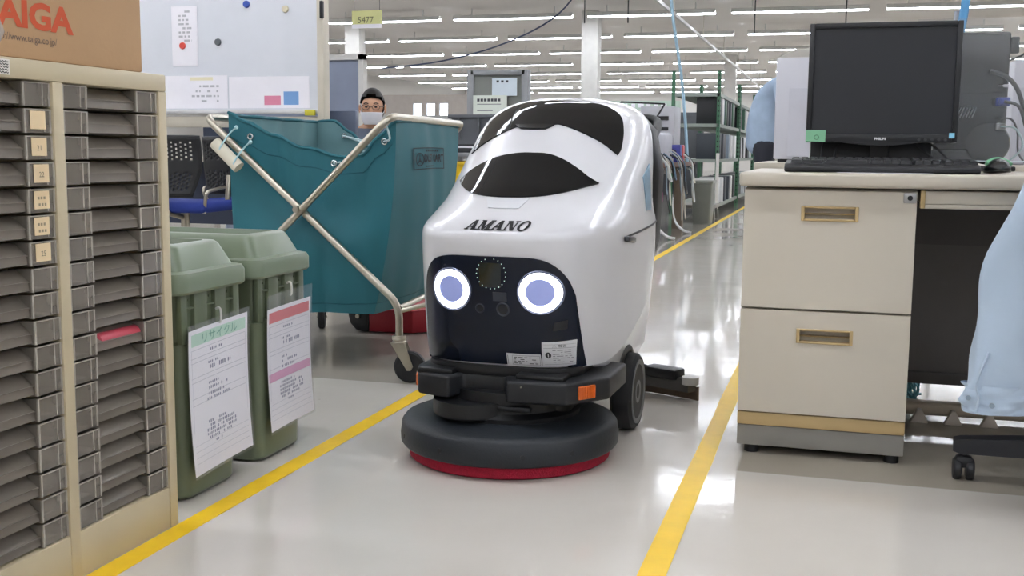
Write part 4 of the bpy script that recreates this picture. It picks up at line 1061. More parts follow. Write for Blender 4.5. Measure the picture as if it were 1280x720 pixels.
# ================================================================== WHITE MACHINE AND DESK BEYOND THE MONITOR
D2 = thing('side_table', 'beige low table beyond the desk carrying the white machine', 'table', (.2, 4.6, 0))
bm = nb(); box(bm, -.30, 1.4, 4.25, 5.1, .69, .722, .006); obj('table_top', bm, DKT, D2, W=True)
for x in (-.27, 1.36):
    for y in (4.28, 5.06):
        bm = nb(); box(bm, x - .02, x + .02, y - .02, y + .02, 0, .69); obj('leg', bm, GREYK, D2, 0, W=True)
WM = thing('white_machine', 'tall white boxy office machine behind the left edge of the monitor', 'machine', (.0, 4.6, .722))
WMM = mat('machine_white', 'd2d2da', .4, var=.02)
bm = nb(); box(bm, -.235, .06, 4.34, 4.85, .735, 1.115, .006); obj('machine_body', bm, WMM, WM, W=True)
bm = nb(); prism(bm, [(-.235, 1.115), (.06, 1.115), (.06, 1.15), (-.16, 1.15)], -4.85, -4.36, .004, M=Matrix.Rotation(PI / 2, 4, 'X')); obj('machine_lid', bm, mat('machine_grey_lid', 'b5b1a8', .5), WM, W=True)
bm = nb(); box(bm, -.185, .05, 4.336, 4.341, .745, 1.0); obj('front_door', bm, mat('machine_door', 'c9c9d2', .4), WM, 0, W=True)
bm = nb(); box(bm, -.085, -.06, 4.325, 4.336, .93, 1.03, .004); obj('door_handle', bm, DARKP, WM, W=True)
bm = nb(); box(bm, -.22, .05, 4.36, 4.83, .722, .735); obj('machine_base', bm, DARKP, WM, 0, W=True)
WM2 = thing('grey_machine', 'pale grey machine behind the turned black monitor at right', 'machine', (.9, 4.6, .722))
bm = nb(); box(bm, .60, 1.15, 4.4, 4.9, .722, 1.10, .008); obj('machine_body', bm, mat('pale_grey_case', 'b4b4bd', .45), WM2, W=True)
bm = nb(); box(bm, .62, 1.13, 4.394, 4.40, .76, 1.0); obj('machine_panel', bm, mat('pale_grey_panel', 'a6a6b0', .4), WM2, 0, W=True)
# ================================================================== STANDING WORKER (behind the machine)
SKIN = mat('skin_tone', 'd2a385', .55, var=.04)
HAIR = mat('black_hair', '1b1918', .6, var=.2)
def skin_body(name, V, E, rad, m, parent=None, root=0, sub=2):
    me = bpy.data.meshes.new(name); me.from_pydata([tuple(v) for v in V], E, [])
    bm = nb(); bm.from_mesh(me); lay = bm.verts.layers.skin.verify(); bm.verts.ensure_lookup_table()
    for i, v in enumerate(bm.verts):
        r_ = rad[i]; r_ = r_ if isinstance(r_, tuple) else (r_, r_)
        v[lay].radius = r_; v[lay].use_root = i == root
    bm.to_mesh(me); bm.free(); me.materials.append(m)
    o = bpy.data.objects.new(name, me); COL.objects.link(o)
    if parent is not None:
        o.parent = parent; me.transform(rootmat(parent).inverted())
    sk = o.modifiers.new('skin', 'SKIN'); sk.use_smooth_shade = True
    ss = o.modifiers.new('sub', 'SUBSURF'); ss.levels = sub; ss.render_levels = sub
    return o
def graph():
    V, E, Rr = [], [], []
    def chain(pts, start=None):
        prev = start; ids = []
        for p, r_ in pts:
            V.append(Vector(p)); Rr.append(r_); i = len(V) - 1; ids.append(i)
            if prev is not None: E.append((prev, i))
            prev = i
        return ids
    return V, E, Rr, chain
def fingers(chain, V, hand, d, side, r_=.008):
    d = Vector(d).normalized(); side = Vector(side).normalized()
    for k, (o, l) in enumerate(((-.03, .06), (-.01, .075), (.01, .08), (.028, .068))):
        b = V[hand] + d * .035 + side * o
        chain([(b, r_), (b + d * l * .5, r_ * .95), (b + d * l * .8 + Vector((0, 0, -.012)), r_ * .8)], hand)
    b = V[hand] + side * -.04
    chain([(b, r_), (b + d * .035 - side * .012, r_ * .9)], hand)
def head_parts(P, c, yaw, pitch, mask=True, glasses=True):
    """hair, eyes, mouth line, mask and glasses around a head centred at c, facing -y then turned"""
    M = Matrix.Translation(c) @ Matrix.Rotation(yaw, 4, 'Z') @ Matrix.Rotation(pitch, 4, 'X')
    def add(name, bm, m, s=60):
        bmesh.ops.transform(bm, matrix=M, verts=bm.verts); return obj(name, bm, m, P, s, W=True)
    bm = nb(); t = nb(); bmesh.ops.create_uvsphere(t, u_segments=28, v_segments=18, radius=1)
    kill = [v for v in t.verts if (v.co.y < .25 and v.co.z < .12 - .46 * v.co.y) or v.co.z < -.5]
    bmesh.ops.delete(t, geom=kill, context='VERTS')
    for v in t.verts: v.co = Vector((v.co.x * .084, v.co.y * .103 + .004, v.co.z * .125 + .008))
    merge(bm, t); add('hair', bm, HAIR)
    bm = nb()
    for s in (-1, 1): sphere(bm, (s * .031, -.083, .004), .0085, 10, 8, (1.2, .6, .7))
    add('eyes', bm, mat('eye_dark', '2a211c', .3))
    bm = nb()
    for s in (-1, 1): sphere(bm, (s * .083, .006, -.004), .022, 10, 8, (.4, .8, 1.3))
    add('ears', bm, SKIN)
    bm = nb()
    for s in (-1, 1): tube(bm, [(s * .017, -.086, .024), (s * .032, -.087, .029), (s * .048, -.078, .025)], .0035, 6, 4)
    add('eyebrows', bm, HAIR)
    bm = nb(); sphere(bm, (0, -.094, -.022), .014, 10, 8, (.8, 1, 1.3)); add('nose', bm, SKIN)
    if mask:
        bm = nb()
        def mk(u, v):
            a = (u - .5) * 2.25; z = -.030 - .080 * v
            rx, ry = .079 - .024 * v * v, .101 - .016 * v
            return (math.sin(a) * rx, -math.cos(a) * ry - .010 * math.exp(-(a * 2) ** 2) * (1 - abs(v - .35)), z)
        grid(bm, mk, 22, 10); mo = add('face_mask', bm, mat('white_face_mask', 'dfe0e6', .7, var=.02))
        mo.modifiers.new('t', 'SOLIDIFY').thickness = .002
        bm = nb()
        for s in (-1, 1): tube(bm, [(s * .068, -.045, -.045), (s * .083, .0, -.01), (s * .083, .02, .01)], .0015, 5, 4)
        add('mask_loop', bm, PAPER)
    else:
        bm = nb(); tube(bm, [(-.022, -.089, -.055), (0, -.094, -.054), (.022, -.089, -.055)], .004, 6, 4); add('mouth', bm, mat('lip', 'a3695a', .5))
    if glasses:
        bm = nb()
        for s in (-1, 1):
            tube(bm, [(s * .034 + .024 * math.cos(t), -.099 + .006 * math.cos(t) * s * .5, .002 + .017 * math.sin(t)) for t in [2 * PI * i / 16 for i in range(16)]], .0018, 5, closed=True)
            tube(bm, [(s * .058, -.095, .006), (s * .080, -.03, .008), (s * .086, .012, .006)], .0018, 5)
        tube(bm, [(-.010, -.100, .004), (.010, -.100, .004)], .0018, 5); add('glasses', bm, mat('glasses_frame', '3a3432', .3))
# ---- standing worker, seen from the side, bent toward the right
PS = thing('person', 'standing person in pale blue work clothes and dark trousers beyond the white machine', 'person', (-.62, 10.0, 0))
V, E, Rr, chain = graph()
o = Vector((-.62, 10.0, 0))
def q(x, y, z): return o + Vector((x, y, z))
sp_ = chain([(q(0, 0, .92), (.10, .08)), (q(.0, 0, 1.06), (.10, .08)), (q(.05, 0, 1.22), (.11, .08)), (q(.13, 0, 1.36), (.10, .08)), (q(.20, 0, 1.43), .055), (q(.27, -.0, 1.46), .085), (q(.35, -.0, 1.47), .075)])
for s in (-1, 1):
    chain([(q(.0, s * .08, .80), .055), (q(.02, s * .10, .48), .05), (q(-.01, s * .10, .10), .04), (q(.02, s * .10, .04), .04), (q(.14, s * .10, .03), .03)], sp_[0])
    a_ = chain([(q(.13, s * .17, 1.33), .05), (q(.17, s * .22, 1.08), .04), (q(.36, s * .18, 1.0), .038), (q(.46, s * .16, 1.0), .03)], sp_[3])
    fingers(chain, V, a_[-1], (1, 0, -.1), (0, 1, 0))
skin_body('body', V, E, Rr, SKIN, PS)
V, E, Rr, chain = graph(); WK = mat('worker_pale_blue', '9fb2c8', .85, var=.08, scale=12, bump=.2)
s_ = chain([(q(0, 0, .72), (.18, .15)), (q(.0, 0, .90), (.18, .15)), (q(.0, 0, 1.05), (.175, .14)), (q(.05, 0, 1.22), (.175, .14)), (q(.13, 0, 1.35), (.14, .12)), (q(.17, 0, 1.40), .07)])
for s in (-1, 1): chain([(q(.13, s * .18, 1.33), .08), (q(.17, s * .23, 1.08), .066), (q(.42, s * .165, 1.0), .052)], s_[4])
skin_body('work_shirt', V, E, Rr, WK, PS)
V, E, Rr, chain = graph()
h_ = chain([(q(0, 0, .90), (.15, .125)), (q(0, 0, .82), (.14, .12))])
for s in (-1, 1): chain([(q(.0, s * .09, .76), .095), (q(.02, s * .10, .48), .075), (q(-.005, s * .10, .10), .062)], h_[1])
skin_body('trousers', V, E, Rr, mat('dark_trousers', '23252f', .8), PS)
head_parts(PS, q(.30, 0, 1.48), PI / 2, .6, True, False)
for s in (-1, 1):
    bm = nb(); box(bm, o.x - .06, o.x + .18, o.y + s * .10 - .045, o.y + s * .10 + .045, 0, .075, .025, 3); obj('shoe', bm, BLACKP, PS, W=True)
# ---- seated worker behind the cart
PS2 = thing('person', 'seated person with glasses and white face mask behind the teal cart', 'person', (-2.945, 6.78, 0))
V, E, Rr, chain = graph(); o = Vector((-2.945, 6.78, 0))
sp_ = chain([(q(0, .10, .50), (.11, .09)), (q(0, .08, .62), (.11, .08)), (q(0, .04, .76), (.12, .08)), (q(0, .02, .86), (.10, .07)), (q(0, .0, .93), .052), (q(0, -.01, .985), .062), (q(0, -.005, 1.04), (.078, .088)), (q(0, 0, 1.10), (.066, .078))])
for s in (-1, 1):
    chain([(q(s * .10, -.02, .48), .085), (q(s * .12, -.36, .47), .062), (q(s * .12, -.37, .10), .045), (q(s * .12, -.46, .03), .03)], sp_[0])
    a_ = chain([(q(s * .19, .02, .84), .058), (q(s * .24, -.04, .60), .044), (q(s * .16, -.28, .62), .036), (q(s * .14, -.36, .63), .03)], sp_[3])
    fingers(chain, V, a_[-1], (0, -1, 0), (1, 0, 0))
skin_body('body', V, E, Rr, SKIN, PS2)
V, E, Rr, chain = graph()
s_ = chain([(q(0, .10, .47), (.175, .14)), (q(0, .08, .62), (.17, .13)), (q(0, .04, .76), (.185, .135)), (q(0, .02, .85), (.155, .12)), (q(0, .005, .905), .068)])
for s in (-1, 1): chain([(q(s * .20, .02, .835), .075), (q(s * .25, -.04, .60), .062), (q(s * .165, -.26, .62), .05)], s_[3])
skin_body('work_shirt', V, E, Rr, mat('grey_blue_shirt', '6d7687', .85, var=.06), PS2)
V, E, Rr, chain = graph()
h_ = chain([(q(0, .10, .50), (.15, .13)), (q(0, .02, .49), (.14, .12))])
for s in (-1, 1): chain([(q(s * .11, -.06, .48), .10), (q(s * .12, -.36, .47), .078), (q(s * .12, -.37, .10), .06)], h_[1])
skin_body('trousers', V, E, Rr, MATS['dark_trousers'], PS2)
head_parts(PS2, q(0, -.005, 1.028), .30, 0, True, True)
for s in (-1, 1):
    bm = nb(); box(bm, o.x + s * .12 - .045, o.x + s * .12 + .045, o.y - .55, o.y - .32, 0, .075, .025, 3); obj('shoe', bm, BLACKP, PS2, W=True)
# ================================================================== OFFICE AREA BEHIND THE CART
MESH = mat('black_chair_mesh', '17181b', .5)
BLUES = mat('blue_seat_fabric', '23398c', .8, var=.08, bump=.2)
def mesh_chair(loc, rz, label):
    c = thing('mesh_chair', label, 'chair', loc, rz, 'black mesh chairs with blue seats')
    # local: back toward -y, seat toward +y
    bm = nb(); W_, H0, H1 = .205, .50, .815
    nu, nv = 34, 28
    def bp(u, v):
        z = H0 + (H1 - H0) * v; ww = W_ * (.80 + .20 * min(1, v * 2.2)) if v < .5 else W_
        x = (u * 2 - 1) * ww
        return (x, -.03 - .05 * (v - .5) ** 2 + .05 * (x / W_) ** 2, z)
    def hole(i, j):
        if i < 2 or i > nu - 3 or j < 2 or j > nv - 3: return False
        if 11 <= j <= 16: return False
        return (i % 2 == 0) and ((j + (i // 2)) % 2 == 0)
    grid(bm, bp, nu, nv, hole); bo = obj('backrest', bm, MESH, c, 40); bo.modifiers.new('t', 'SOLIDIFY').thickness = .012
    bm = nb(); tube(bm, [bp(0, v / 12) for v in range(13)] + [bp(u / 12, 1) for u in range(1, 13)] + [bp(1, 1 - v / 12) for v in range(1, 13)] + [bp(1 - u / 12, 0) for u in range(1, 12)], .011, 8, closed=True); obj('back_frame', bm, MESH, c, 60)
    bm = nb(); box(bm, -.22, .22, .02, .46, .40, .46, .028, 4); obj('seat', bm, BLUES, c)
    bm = nb(); tube(bm, bend([(.0, -.04, .60), (.0, -.07, .42), (0, .18, .37)], .05), .016, 10); obj('back_bar', bm, STEEL, c, 60)
    for s in (-1, 1):
        bm = nb(); tube(bm, bend([(s * .20, .06, .40), (s * .235, .02, .52), (s * .235, .24, .54)], .04), .010, 8); obj('arm_tube', bm, STEEL, c, 60)
    bm = nb(); cyl(bm, (0, .22, .10), (0, .22, .40), .024, n=14); obj('gas_column', bm, STEEL, c)
    for k in range(5):
        a = 2 * PI * k / 5 + .3; bm = nb(); d = Vector((math.cos(a), math.sin(a), 0)); p = Vector((0, .22, 0))
        tube(bm, [p + Vector((0, 0, .11)), p + d * .28 + Vector((0, 0, .07))], .016, 8); sphere(bm, p + d * .28 + Vector((0, 0, .026)), .026, 12, 8); obj('base_leg', bm, BLACKP, c, 60)
    return c
mesh_chair((-3.53, 5.28, 0), .08, 'nearer black mesh chair with blue seat, partly behind the drawer cabinet')
mesh_chair((-3.40, 5.78, 0), -.06, 'farther black mesh chair with blue seat, partly behind the teal cart')
# whiteboard on a stand
WB = thing('whiteboard', 'large white notice board on a beige stand with papers and magnets', 'whiteboard', (-3.6, 6.1, 0))
WBF = mat('whiteboard_frame_beige', 'cbc4b4', .5)
bm = nb(); box(bm, -4.9, -2.985, 6.08, 6.10, .992, 2.0); obj('board', bm, mat('whiteboard_surface', 'dcdfe6', .25, var=.02), WB, 0, W=True)
bm = nb(); box(bm, -2.985, -2.94, 6.05, 6.13, 0, 2.05, .006); obj('stand_post', bm, WBF, WB, W=True)
bm = nb(); box(bm, -4.95, -4.9, 6.05, 6.13, 0, 2.05, .006); obj('stand_post', bm, WBF, WB, W=True)
bm = nb(); box(bm, -4.9, -2.985, 6.05, 6.12, .968, .992, .003); obj('pen_tray', bm, mat('tray_pale', 'd9d9d8', .4), WB, W=True)
bm = nb(); box(bm, -4.9, -2.985, 6.06, 6.12, .885, .95, .004); obj('lower_rail', bm, WBF, WB, W=True)
bm = nb(); box(bm, -2.955, -2.935, 6.03, 6.055, 1.52, 1.62, .004); obj('board_clamp', bm, DARKP, WB, W=True)
for x in (-4.92, -2.965):
    bm = nb(); box(bm, x - .03, x + .03, 5.80, 6.4, 0, .05, .01); obj('stand_foot', bm, WBF, WB, W=True)
def paper_on(x0, x1, z0, z1, y, label, m=PAPER, extra=None):
    bm = nb(); box(bm, x0, x1, y - .001, y, z0, z1); p = solo('pinned_paper', bm, m, label, 'paper', smooth=0)
    if extra:
        for nm, mm, rects in extra:
            bm = nb()
            for a, b, c, d in rects: box(bm, a, b, y - .0022, y - .0012, c, d)
            obj(nm, bm, mm, p, 0)
    return p
GT = mat('faint_type', 'b9b9bf', .7, var=0)
rnd = random.Random(8)
def faint(x0, x1, z0, z1, rows):
    R_ = []
    for r_ in range(rows):
        z = z1 - (z1 - z0) * (r_ + .5) / rows; x = x0
        while x < x1:
            l = rnd.uniform(.01, .04)
            if rnd.random() < .7: R_.append((x, min(x + l, x1), z - .006, z + .006))
            x += l + .012
    return R_
paper_on(-4.05, -3.60, 1.0, 1.20, 6.078, 'white paper with faint sketches low on the whiteboard, nearest the cabinet', extra=[('faint_print', GT, faint(-3.85, -3.66, 1.03, 1.15, 4)), ('pale_strip', mat('cream_strip', 'eee7c9', .6, var=0), [(-3.86, -3.70, 1.17, 1.19)])])
paper_on(-3.59, -3.05, 1.0, 1.19, 6.078, 'wide white paper with pink and blue cards low on the whiteboard', extra=[('pink_card', mat('pink_card', 'e08aa5', .6, var=0), [(-3.35, -3.24, 1.02, 1.075)]), ('blue_card', mat('blue_card', '7aa6da', .6, var=0), [(-3.22, -3.12, 1.02, 1.10)])])
paper_on(-3.98, -3.80, 1.26, 1.62, 6.078, 'tall white sheet with faint writing on the upper left of the whiteboard', extra=[('faint_print', GT, faint(-3.93, -3.84, 1.40, 1.60, 8))])
for x, z, c, nm in ((-3.905, 1.382, 'd8493a', 'round red magnet on the whiteboard'), (-3.66, 1.40, '565b60', 'round dark grey magnet on the whiteboard'), (-3.46, 1.62, '3556b5', 'blue magnet near the top of the whiteboard'), (-3.20, 1.585, 'cfc7ac', 'pale cream magnet near the top of the whiteboard')):
    bm = nb(); cyl(bm, (x, 6.080, z), (x, 6.068, z), .022, .019, n=18); solo('magnet', bm, mat('magnet_' + c, c, .4), nm, 'magnet', 'magnets on the whiteboard')
bm = nb(); box(bm, -3.06, -2.995, 6.03, 6.05, .955, .99, .004); solo('tape_dispenser', bm, mat('yellow_dispenser', 'd9cf3a', .4), 'small yellow block on the whiteboard pen tray', 'eraser')
bm = nb(); cyl(bm, (-3.62, 6.05, .955), (-3.46, 6.05, .955), .007, n=10); solo('marker_pen', bm, mat('pen_blue', '3b55b0', .4), 'blue marker pen lying on the rail under the whiteboard', 'pen')
# desks and screens of the seated workers
OD = thing('work_table', 'long pale table under the whiteboard where people sit', 'table', (-3.3, 6.6, 0))
bm = nb(); box(bm, -4.9, -2.15, 6.18, 6.62, .67, .70, .004); obj('table_top', bm, DKT, OD, W=True)
for x in (-4.85, -3.4, -2.2):
    bm = nb(); box(bm, x - .02, x + .02, 6.2, 6.24, 0, .67); obj('leg', bm, GREYK, OD, 0, W=True)
bm = nb(); box(bm, -4.85, -2.2, 6.56, 6.58, .25, .67); obj('back_panel', bm, mat('navy_screen_panel', '3b4358', .6), OD, 0, W=True)
def back_monitor(x, y, w_, h_, z, label, c):
    m = thing('computer_monitor', label, 'monitor', (x, y, .70))
    bm = nb(); box(bm, x - w_ / 2, x + w_ / 2, y, y + .04, z, z + h_, .006); obj('rear_shell', bm, mat('mon_' + c, c, .4), m, W=True)
    bm = nb(); box(bm, x - .03, x + .03, y - .01, y + .02, .705, z + .08, .003); box(bm, x - .1, x + .1, y - .06, y + .1, .70, .712, .003); obj('stand', bm, BLACKP, m, W=True)
back_monitor(-2.915, 6.22, .20, .255, .735, 'slate grey monitor in front of the seated person behind the cart', '4b566c')
back_monitor(-3.72, 6.32, .42, .20, .745, 'grey blue monitor under the whiteboard behind the mesh chairs', '56627a')
bm = nb(); prism(bm, [(-3.50, .72), (-3.30, .72), (-3.30, .90), (-3.40, .93)], -6.26, -6.20, .004, M=Matrix.Rotation(PI / 2, 4, 'X')); solo('document_stand', bm, mat('pale_grey_stand', 'a9afb8', .5), 'pale grey slanted stand on the table behind the mesh chairs', 'stand')
bm = nb(); box(bm, -3.58, -3.50, 6.22, 6.35, .70, .90, .003); solo('file_folder', bm, mat('blush_folder', 'd8c4bb', .6), 'pale pink upright file on the table behind the mesh chairs', 'file')
bm = nb(); box(bm, -3.05, -2.97, 6.2, 6.30, .70, .83, .003); box(bm, -3.05, -2.96, 6.19, 6.20, .83, .838); solo('desk_phone', bm, mat('phone_black', '202227', .4), 'black desk device beside the whiteboard post', 'phone')
# cups of stationery near it
bm = nb(); lathe(bm, [(.005, 0), (.03, 0), (.033, .09), (.030, .09), (.028, .01), (.005, .01)], (-2.99, 6.27, .70), 18); solo('pen_cup', bm, mat('pen_cup_grey', '6f6a66', .5), 'dark cup of stationery beside the desk device', 'cup')
# pink cushion/cloth between the chairs
bm = nb(); box(bm, -3.45, -3.10, 6.02, 6.10, .50, .55, .015, 3); solo('folded_cloth', bm, mat('pink_cloth', 'd58bab', .8), 'pink folded cloth hanging behind the mesh chairs', 'cloth')
# blue-grey glazed partition behind seated person
PT = thing('glass_partition', 'blue grey glazed partition with white frame behind the seated person', 'partition', (-3.6, 7.7, 0))
bm = nb(); box(bm, -4.6, -3.44, 7.70, 7.73, .1, 1.42); obj('panel', bm, mat('blue_grey_panel', '8b93a6', .3), PT, 0, W=True)
for x in (-4.62, -3.43):
    bm = nb(); box(bm, x - .02, x + .02, 7.68, 7.75, 0, 1.46); obj('mullion', bm, PILM, PT, 0, W=True)
bm = nb(); box(bm, -4.64, -3.41, 7.68, 7.75, 1.42, 1.46); obj('top_rail', bm, PILM, PT, 0, W=True)

# ---- crates, trays and posters left of the robot
ST = thing('steel_rack', 'grey steel rack carrying crates beyond the teal cart', 'rack', (-1.70, 5.6, 0))
RKM = mat('rack_grey', '8b8d90', .5)
for x in (-2.02, -1.38):
    for y in (5.36, 5.86):
        bm = nb(); box(bm, x - .015, x + .015, y - .015, y + .015, 0, .74); obj('rack_post', bm, RKM, ST, 0, W=True)
for z in (.18, .53, .725):
    bm = nb(); box(bm, -2.03, -1.37, 5.35, 5.87, z, z + .02, .003); obj('rack_shelf', bm, RKM, ST, W=True)
def crate(x0, x1, y0, y1, z0, z1, m, label, ribs=5):
    c = thing('plastic_crate', label, 'crate', ((x0 + x1) / 2, (y0 + y1) / 2, z0))
    bm = nb(); t = .012
    ring_faces(bm, [rr3(x0 + .015, x1 - .015, y0 + .015, y1 - .015, .02, z0), rr3(x0, x1, y0, y1, .02, z1), rr3(x0 + t, x1 - t, y0 + t, y1 - t, .015, z1), rr3(x0 + t + .015, x1 - t - .015, y0 + t + .015, y1 - t - .015, .015, z0 + t)])
    obj('crate_wall', bm, m, c, 40, W=True)
    bm = nb(); h = .018
    for q_ in ((x0 - .008, x1 + .008, y0 - .012, y0 - .001), (x0 - .008, x1 + .008, y1 + .001, y1 + .012), (x0 - .012, x0 - .001, y0, y1), (x1 + .001, x1 + .012, y0, y1)): box(bm, q_[0], q_[1], q_[2], q_[3], z1 - h, z1, .003)
    obj('rim', bm, m, c, W=True)
    for k in range(ribs):
        x = x0 + (x1 - x0) * (k + .5) / ribs
        bm = nb(); box(bm, x - .006, x + .006, y0 - .010, y0 + .008, z0 + .02, z1 - .02, .002); obj('rib', bm, m, c, W=True)
    return c
crate(-1.99, -1.41, 5.38, 5.80, .553, .700, mat('yellow_crate', 'd9b414', .45), 'yellow plastic crate on the rack between cart and robot', 4)
crate(-1.925, -1.40, 5.42, 5.84, .79, .94, mat('grey_crate', '5c5f64', .5), 'grey ribbed plastic crate on top of the rack left of the robot', 5)
bm = nb()
prism(bm, [(-1.96, 5.38), (-1.42, 5.34), (-1.42, 5.62), (-1.95, 5.66)], .746, .768, .004); solo('document_tray', bm, mat('black_tray', '1c1d22', .4), 'black document tray under the grey crate on the rack', 'tray')
bm = nb(); prism(bm, [(-1.93, 5.37), (-1.66, 5.35), (-1.60, 5.55), (-1.90, 5.60)], .770, .778, .0015, M=Matrix.Rotation(.0, 4, 'X')); solo('document_stack', bm, PAPER, 'white papers lying on the black tray beside the robot', 'papers')
bm = nb(); box(bm, -1.89, -1.44, 5.44, 5.80, .768, .79, .003); solo('black_folder', bm, mat('folder_black', '24252a', .4), 'flat black folder between the tray and the grey crate', 'folder')
# green framed notice board behind crates
GB = thing('notice_stand', 'grey stand with a green lower board and white notices behind the grey crate', 'notice stand', (-1.9, 6.2, 0))
GRN = mat('green_steel', '3e6b50', .45, var=.06)
bm = nb(); box(bm, -2.06, -1.74, 6.20, 6.22, .80, 1.20); obj('panel', bm, mat('grey_green_panel', '8d918c', .5), GB, 0, W=True)
for x in (-2.07, -1.74):
    bm = nb(); box(bm, x - .02, x + .02, 6.18, 6.24, 0, 1.22, .003); obj('post', bm, RKM, GB, W=True)
bm = nb(); box(bm, -2.07, -1.74, 6.18, 6.24, 1.19, 1.22, .003); obj('top_rail', bm, RKM, GB, W=True)
bm = nb(); box(bm, -2.07, -1.74, 6.18, 6.24, .83, .96, .003); obj('green_board', bm, GRN, GB, W=True)
DKI = mat('dark_type', '4a4d52', .7, var=0)
paper_on(-2.048, -1.843, .935, 1.075, 6.17, 'white notice with rows of dark squares, lower left on the notice stand', mat('notice_pale', 'dfe6dc', .6), [('heading_marks', DKI, [(-2.023 + i * .021, -2.008 + i * .021, 1.040, 1.056) for i in range(7)]), ('type_marks', mat('mid_type', '84898c', .7, var=0), [(-2.023, -1.878, 1.022, 1.026), (-2.023, -1.928, .985, .99), (-2.023, -1.958, .960, .966)]), ('square_marks', INK, [(-1.943 + i * .020, -1.930 + i * .020, .956, .968) for i in range(4)])])
paper_on(-1.935, -1.785, 1.072, 1.172, 6.176, 'pale blue white notice on the upper right of the notice stand', mat('notice_blue_white', 'd6e2ea', .6), [('heading_marks', DKI, [(-1.908 + i * .028, -1.893 + i * .028, 1.148, 1.160) for i in range(3)])])

# hanging area sign
HS = thing('hanging_sign', 'pale yellow area sign hanging from the ceiling near the whiteboard', 'sign', (-4.0, 9.0, 1.80))
def sgn():
    bm = nb(); box(bm, -4.10, -3.82, 9.0, 9.006, 1.80, 1.95); obj('sign_board', bm, mat('pale_yellow_card', 'dcdc9a', .6, var=.03), HS, 0, W=True)
    bm = nb(); box(bm, -4.10, -3.82, 8.998, 9.0, 1.80, 1.835); obj('white_strip', bm, PAPER, HS, 0, W=True)
    put_text('sign_number', '5477', .075, plane_mat((-3.97, 8.996, 1.868), (1, 0, 0), (0, 0, 1)), mat('sign_ink', '6b6a4c', .7), HS)
    bm = nb()
    for x in (-4.08, -3.84): cyl(bm, (x, 9.003, 1.95), (x, 9.003, ZC), .002, n=5)
    obj('sign_wire', bm, INK, HS, 0, W=True)
sgn()
# ================================================================== RIGHT BACKGROUND: CABLED DESKS AND GREEN SHELVES
BRN = mat('brown_wood_edge', '6f5348', .6, var=.1)
CD = thing('cabled_desk', 'brown edged workbench hung with cables beyond the robot', 'workbench', (-1.9, 10.2, 0))
bm = nb(); box(bm, -2.6, -1.44, 9.2, 11.8, .62, .66, .004); obj('bench_top', bm, BRN, CD, W=True)
bm = nb(); box(bm, -2.5, -1.50, 9.22, 9.27, 0, .62, .003); obj('end_panel', bm, mat('taupe_panel', '8f8070', .6), CD, W=True)
bm = nb(); box(bm, -1.56, -1.46, 9.22, 9.45, 0, .62, .003); obj('end_post', bm, mat('taupe_panel', '8f8070', .6), CD, W=True)
bm = nb(); box(bm, -1.56, -1.46, 11.0, 11.1, 0, .62, .003); obj('end_post', bm, mat('taupe_panel', '8f8070', .6), CD, W=True)
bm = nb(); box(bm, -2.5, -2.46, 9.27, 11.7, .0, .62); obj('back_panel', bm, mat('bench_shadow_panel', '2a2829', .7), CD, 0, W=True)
bm = nb(); box(bm, -1.62, -1.50, 9.6, 10.7, .56, .62, .003); obj('apron', bm, mat('grey_apron', '8b8781', .6), CD, W=True)
rnd = random.Random(21)
cc = ['c8cdcc', '9fb4c4', '3a3c40', 'd9d5c8', '6f8ea6', '1c1d20']
for i in range(16):
    y = 9.35 + i * .13; c = cc[i % 6]; bm = nb(); l = rnd.uniform(.08, .55); y += rnd.uniform(-.15, .15)
    x = -1.43 + rnd.uniform(0, .05)
    tube(bm, [(-1.75, y + rnd.uniform(-.2, .2), .70), (-1.55, y, .74 + rnd.uniform(0, .06)), (x, y + rnd.uniform(-.05, .1), .66), (x + .01, y + .1, .66 - l * .7), (x, y + .22 + rnd.uniform(0, .2), .66 - l), (x - .05, y + .5, .66 - l * .3), (-1.5, y + .6, .60)], .005 if i % 4 else .009, 5, 4)
    obj('cable', bm, mat('cable_' + c, c, .5), CD, 60, W=True)
EQ = thing('covered_printer', 'pale grey covered machine on the brown workbench', 'machine', (-1.75, 9.8, .66))
bm = nb(); box(bm, -2.15, -1.50, 9.55, 10.5, .67, .93, .03, 3); obj('cover', bm, mat('pale_cover', 'b6b8c2', .6), EQ, W=True)
bm = nb(); box(bm, -2.16, -1.49, 9.54, 10.51, .66, .70, .004); obj('machine_foot', bm, GREYK, EQ, W=True)
EQ2 = thing('black_equipment', 'black equipment with looped cords at the near end of the workbench', 'equipment', (-1.65, 9.3, .66))
bm = nb(); box(bm, -1.95, -1.62, 9.25, 9.45, .66, .98, .01); obj('case', bm, BLACKP, EQ2, W=True)
bm = nb()
for i in range(7): tube(bm, [(-1.60 + rnd.uniform(-.03, .03), 9.28 + rnd.uniform(-.03, .03), .98 - i * .03), (-1.56, 9.24, .90 - i * .02), (-1.58 + rnd.uniform(-.03, .03), 9.26, .70), (-1.62, 9.3, .68)], .008, 5, 5)
obj('cord', bm, mat('cable_3a3c40', '3a3c40', .5), EQ2, 60, W=True)
EQ3 = thing('wire_stand', 'thin black wire stand leaning above the workbench', 'stand', (-1.7, 10.8, .66))
bm = nb()
for a, b in (((-1.95, 10.75, .66), (-1.62, 10.75, 1.22)), ((-1.62, 10.75, 1.22), (-2.05, 10.75, 1.24)), ((-1.95, 10.75, .66), (-2.05, 10.75, 1.24)), ((-1.85, 10.75, .66), (-1.97, 10.75, 1.2))): cyl(bm, a, b, .009, n=6)
obj('wire', bm, DARKP, EQ3, W=True)
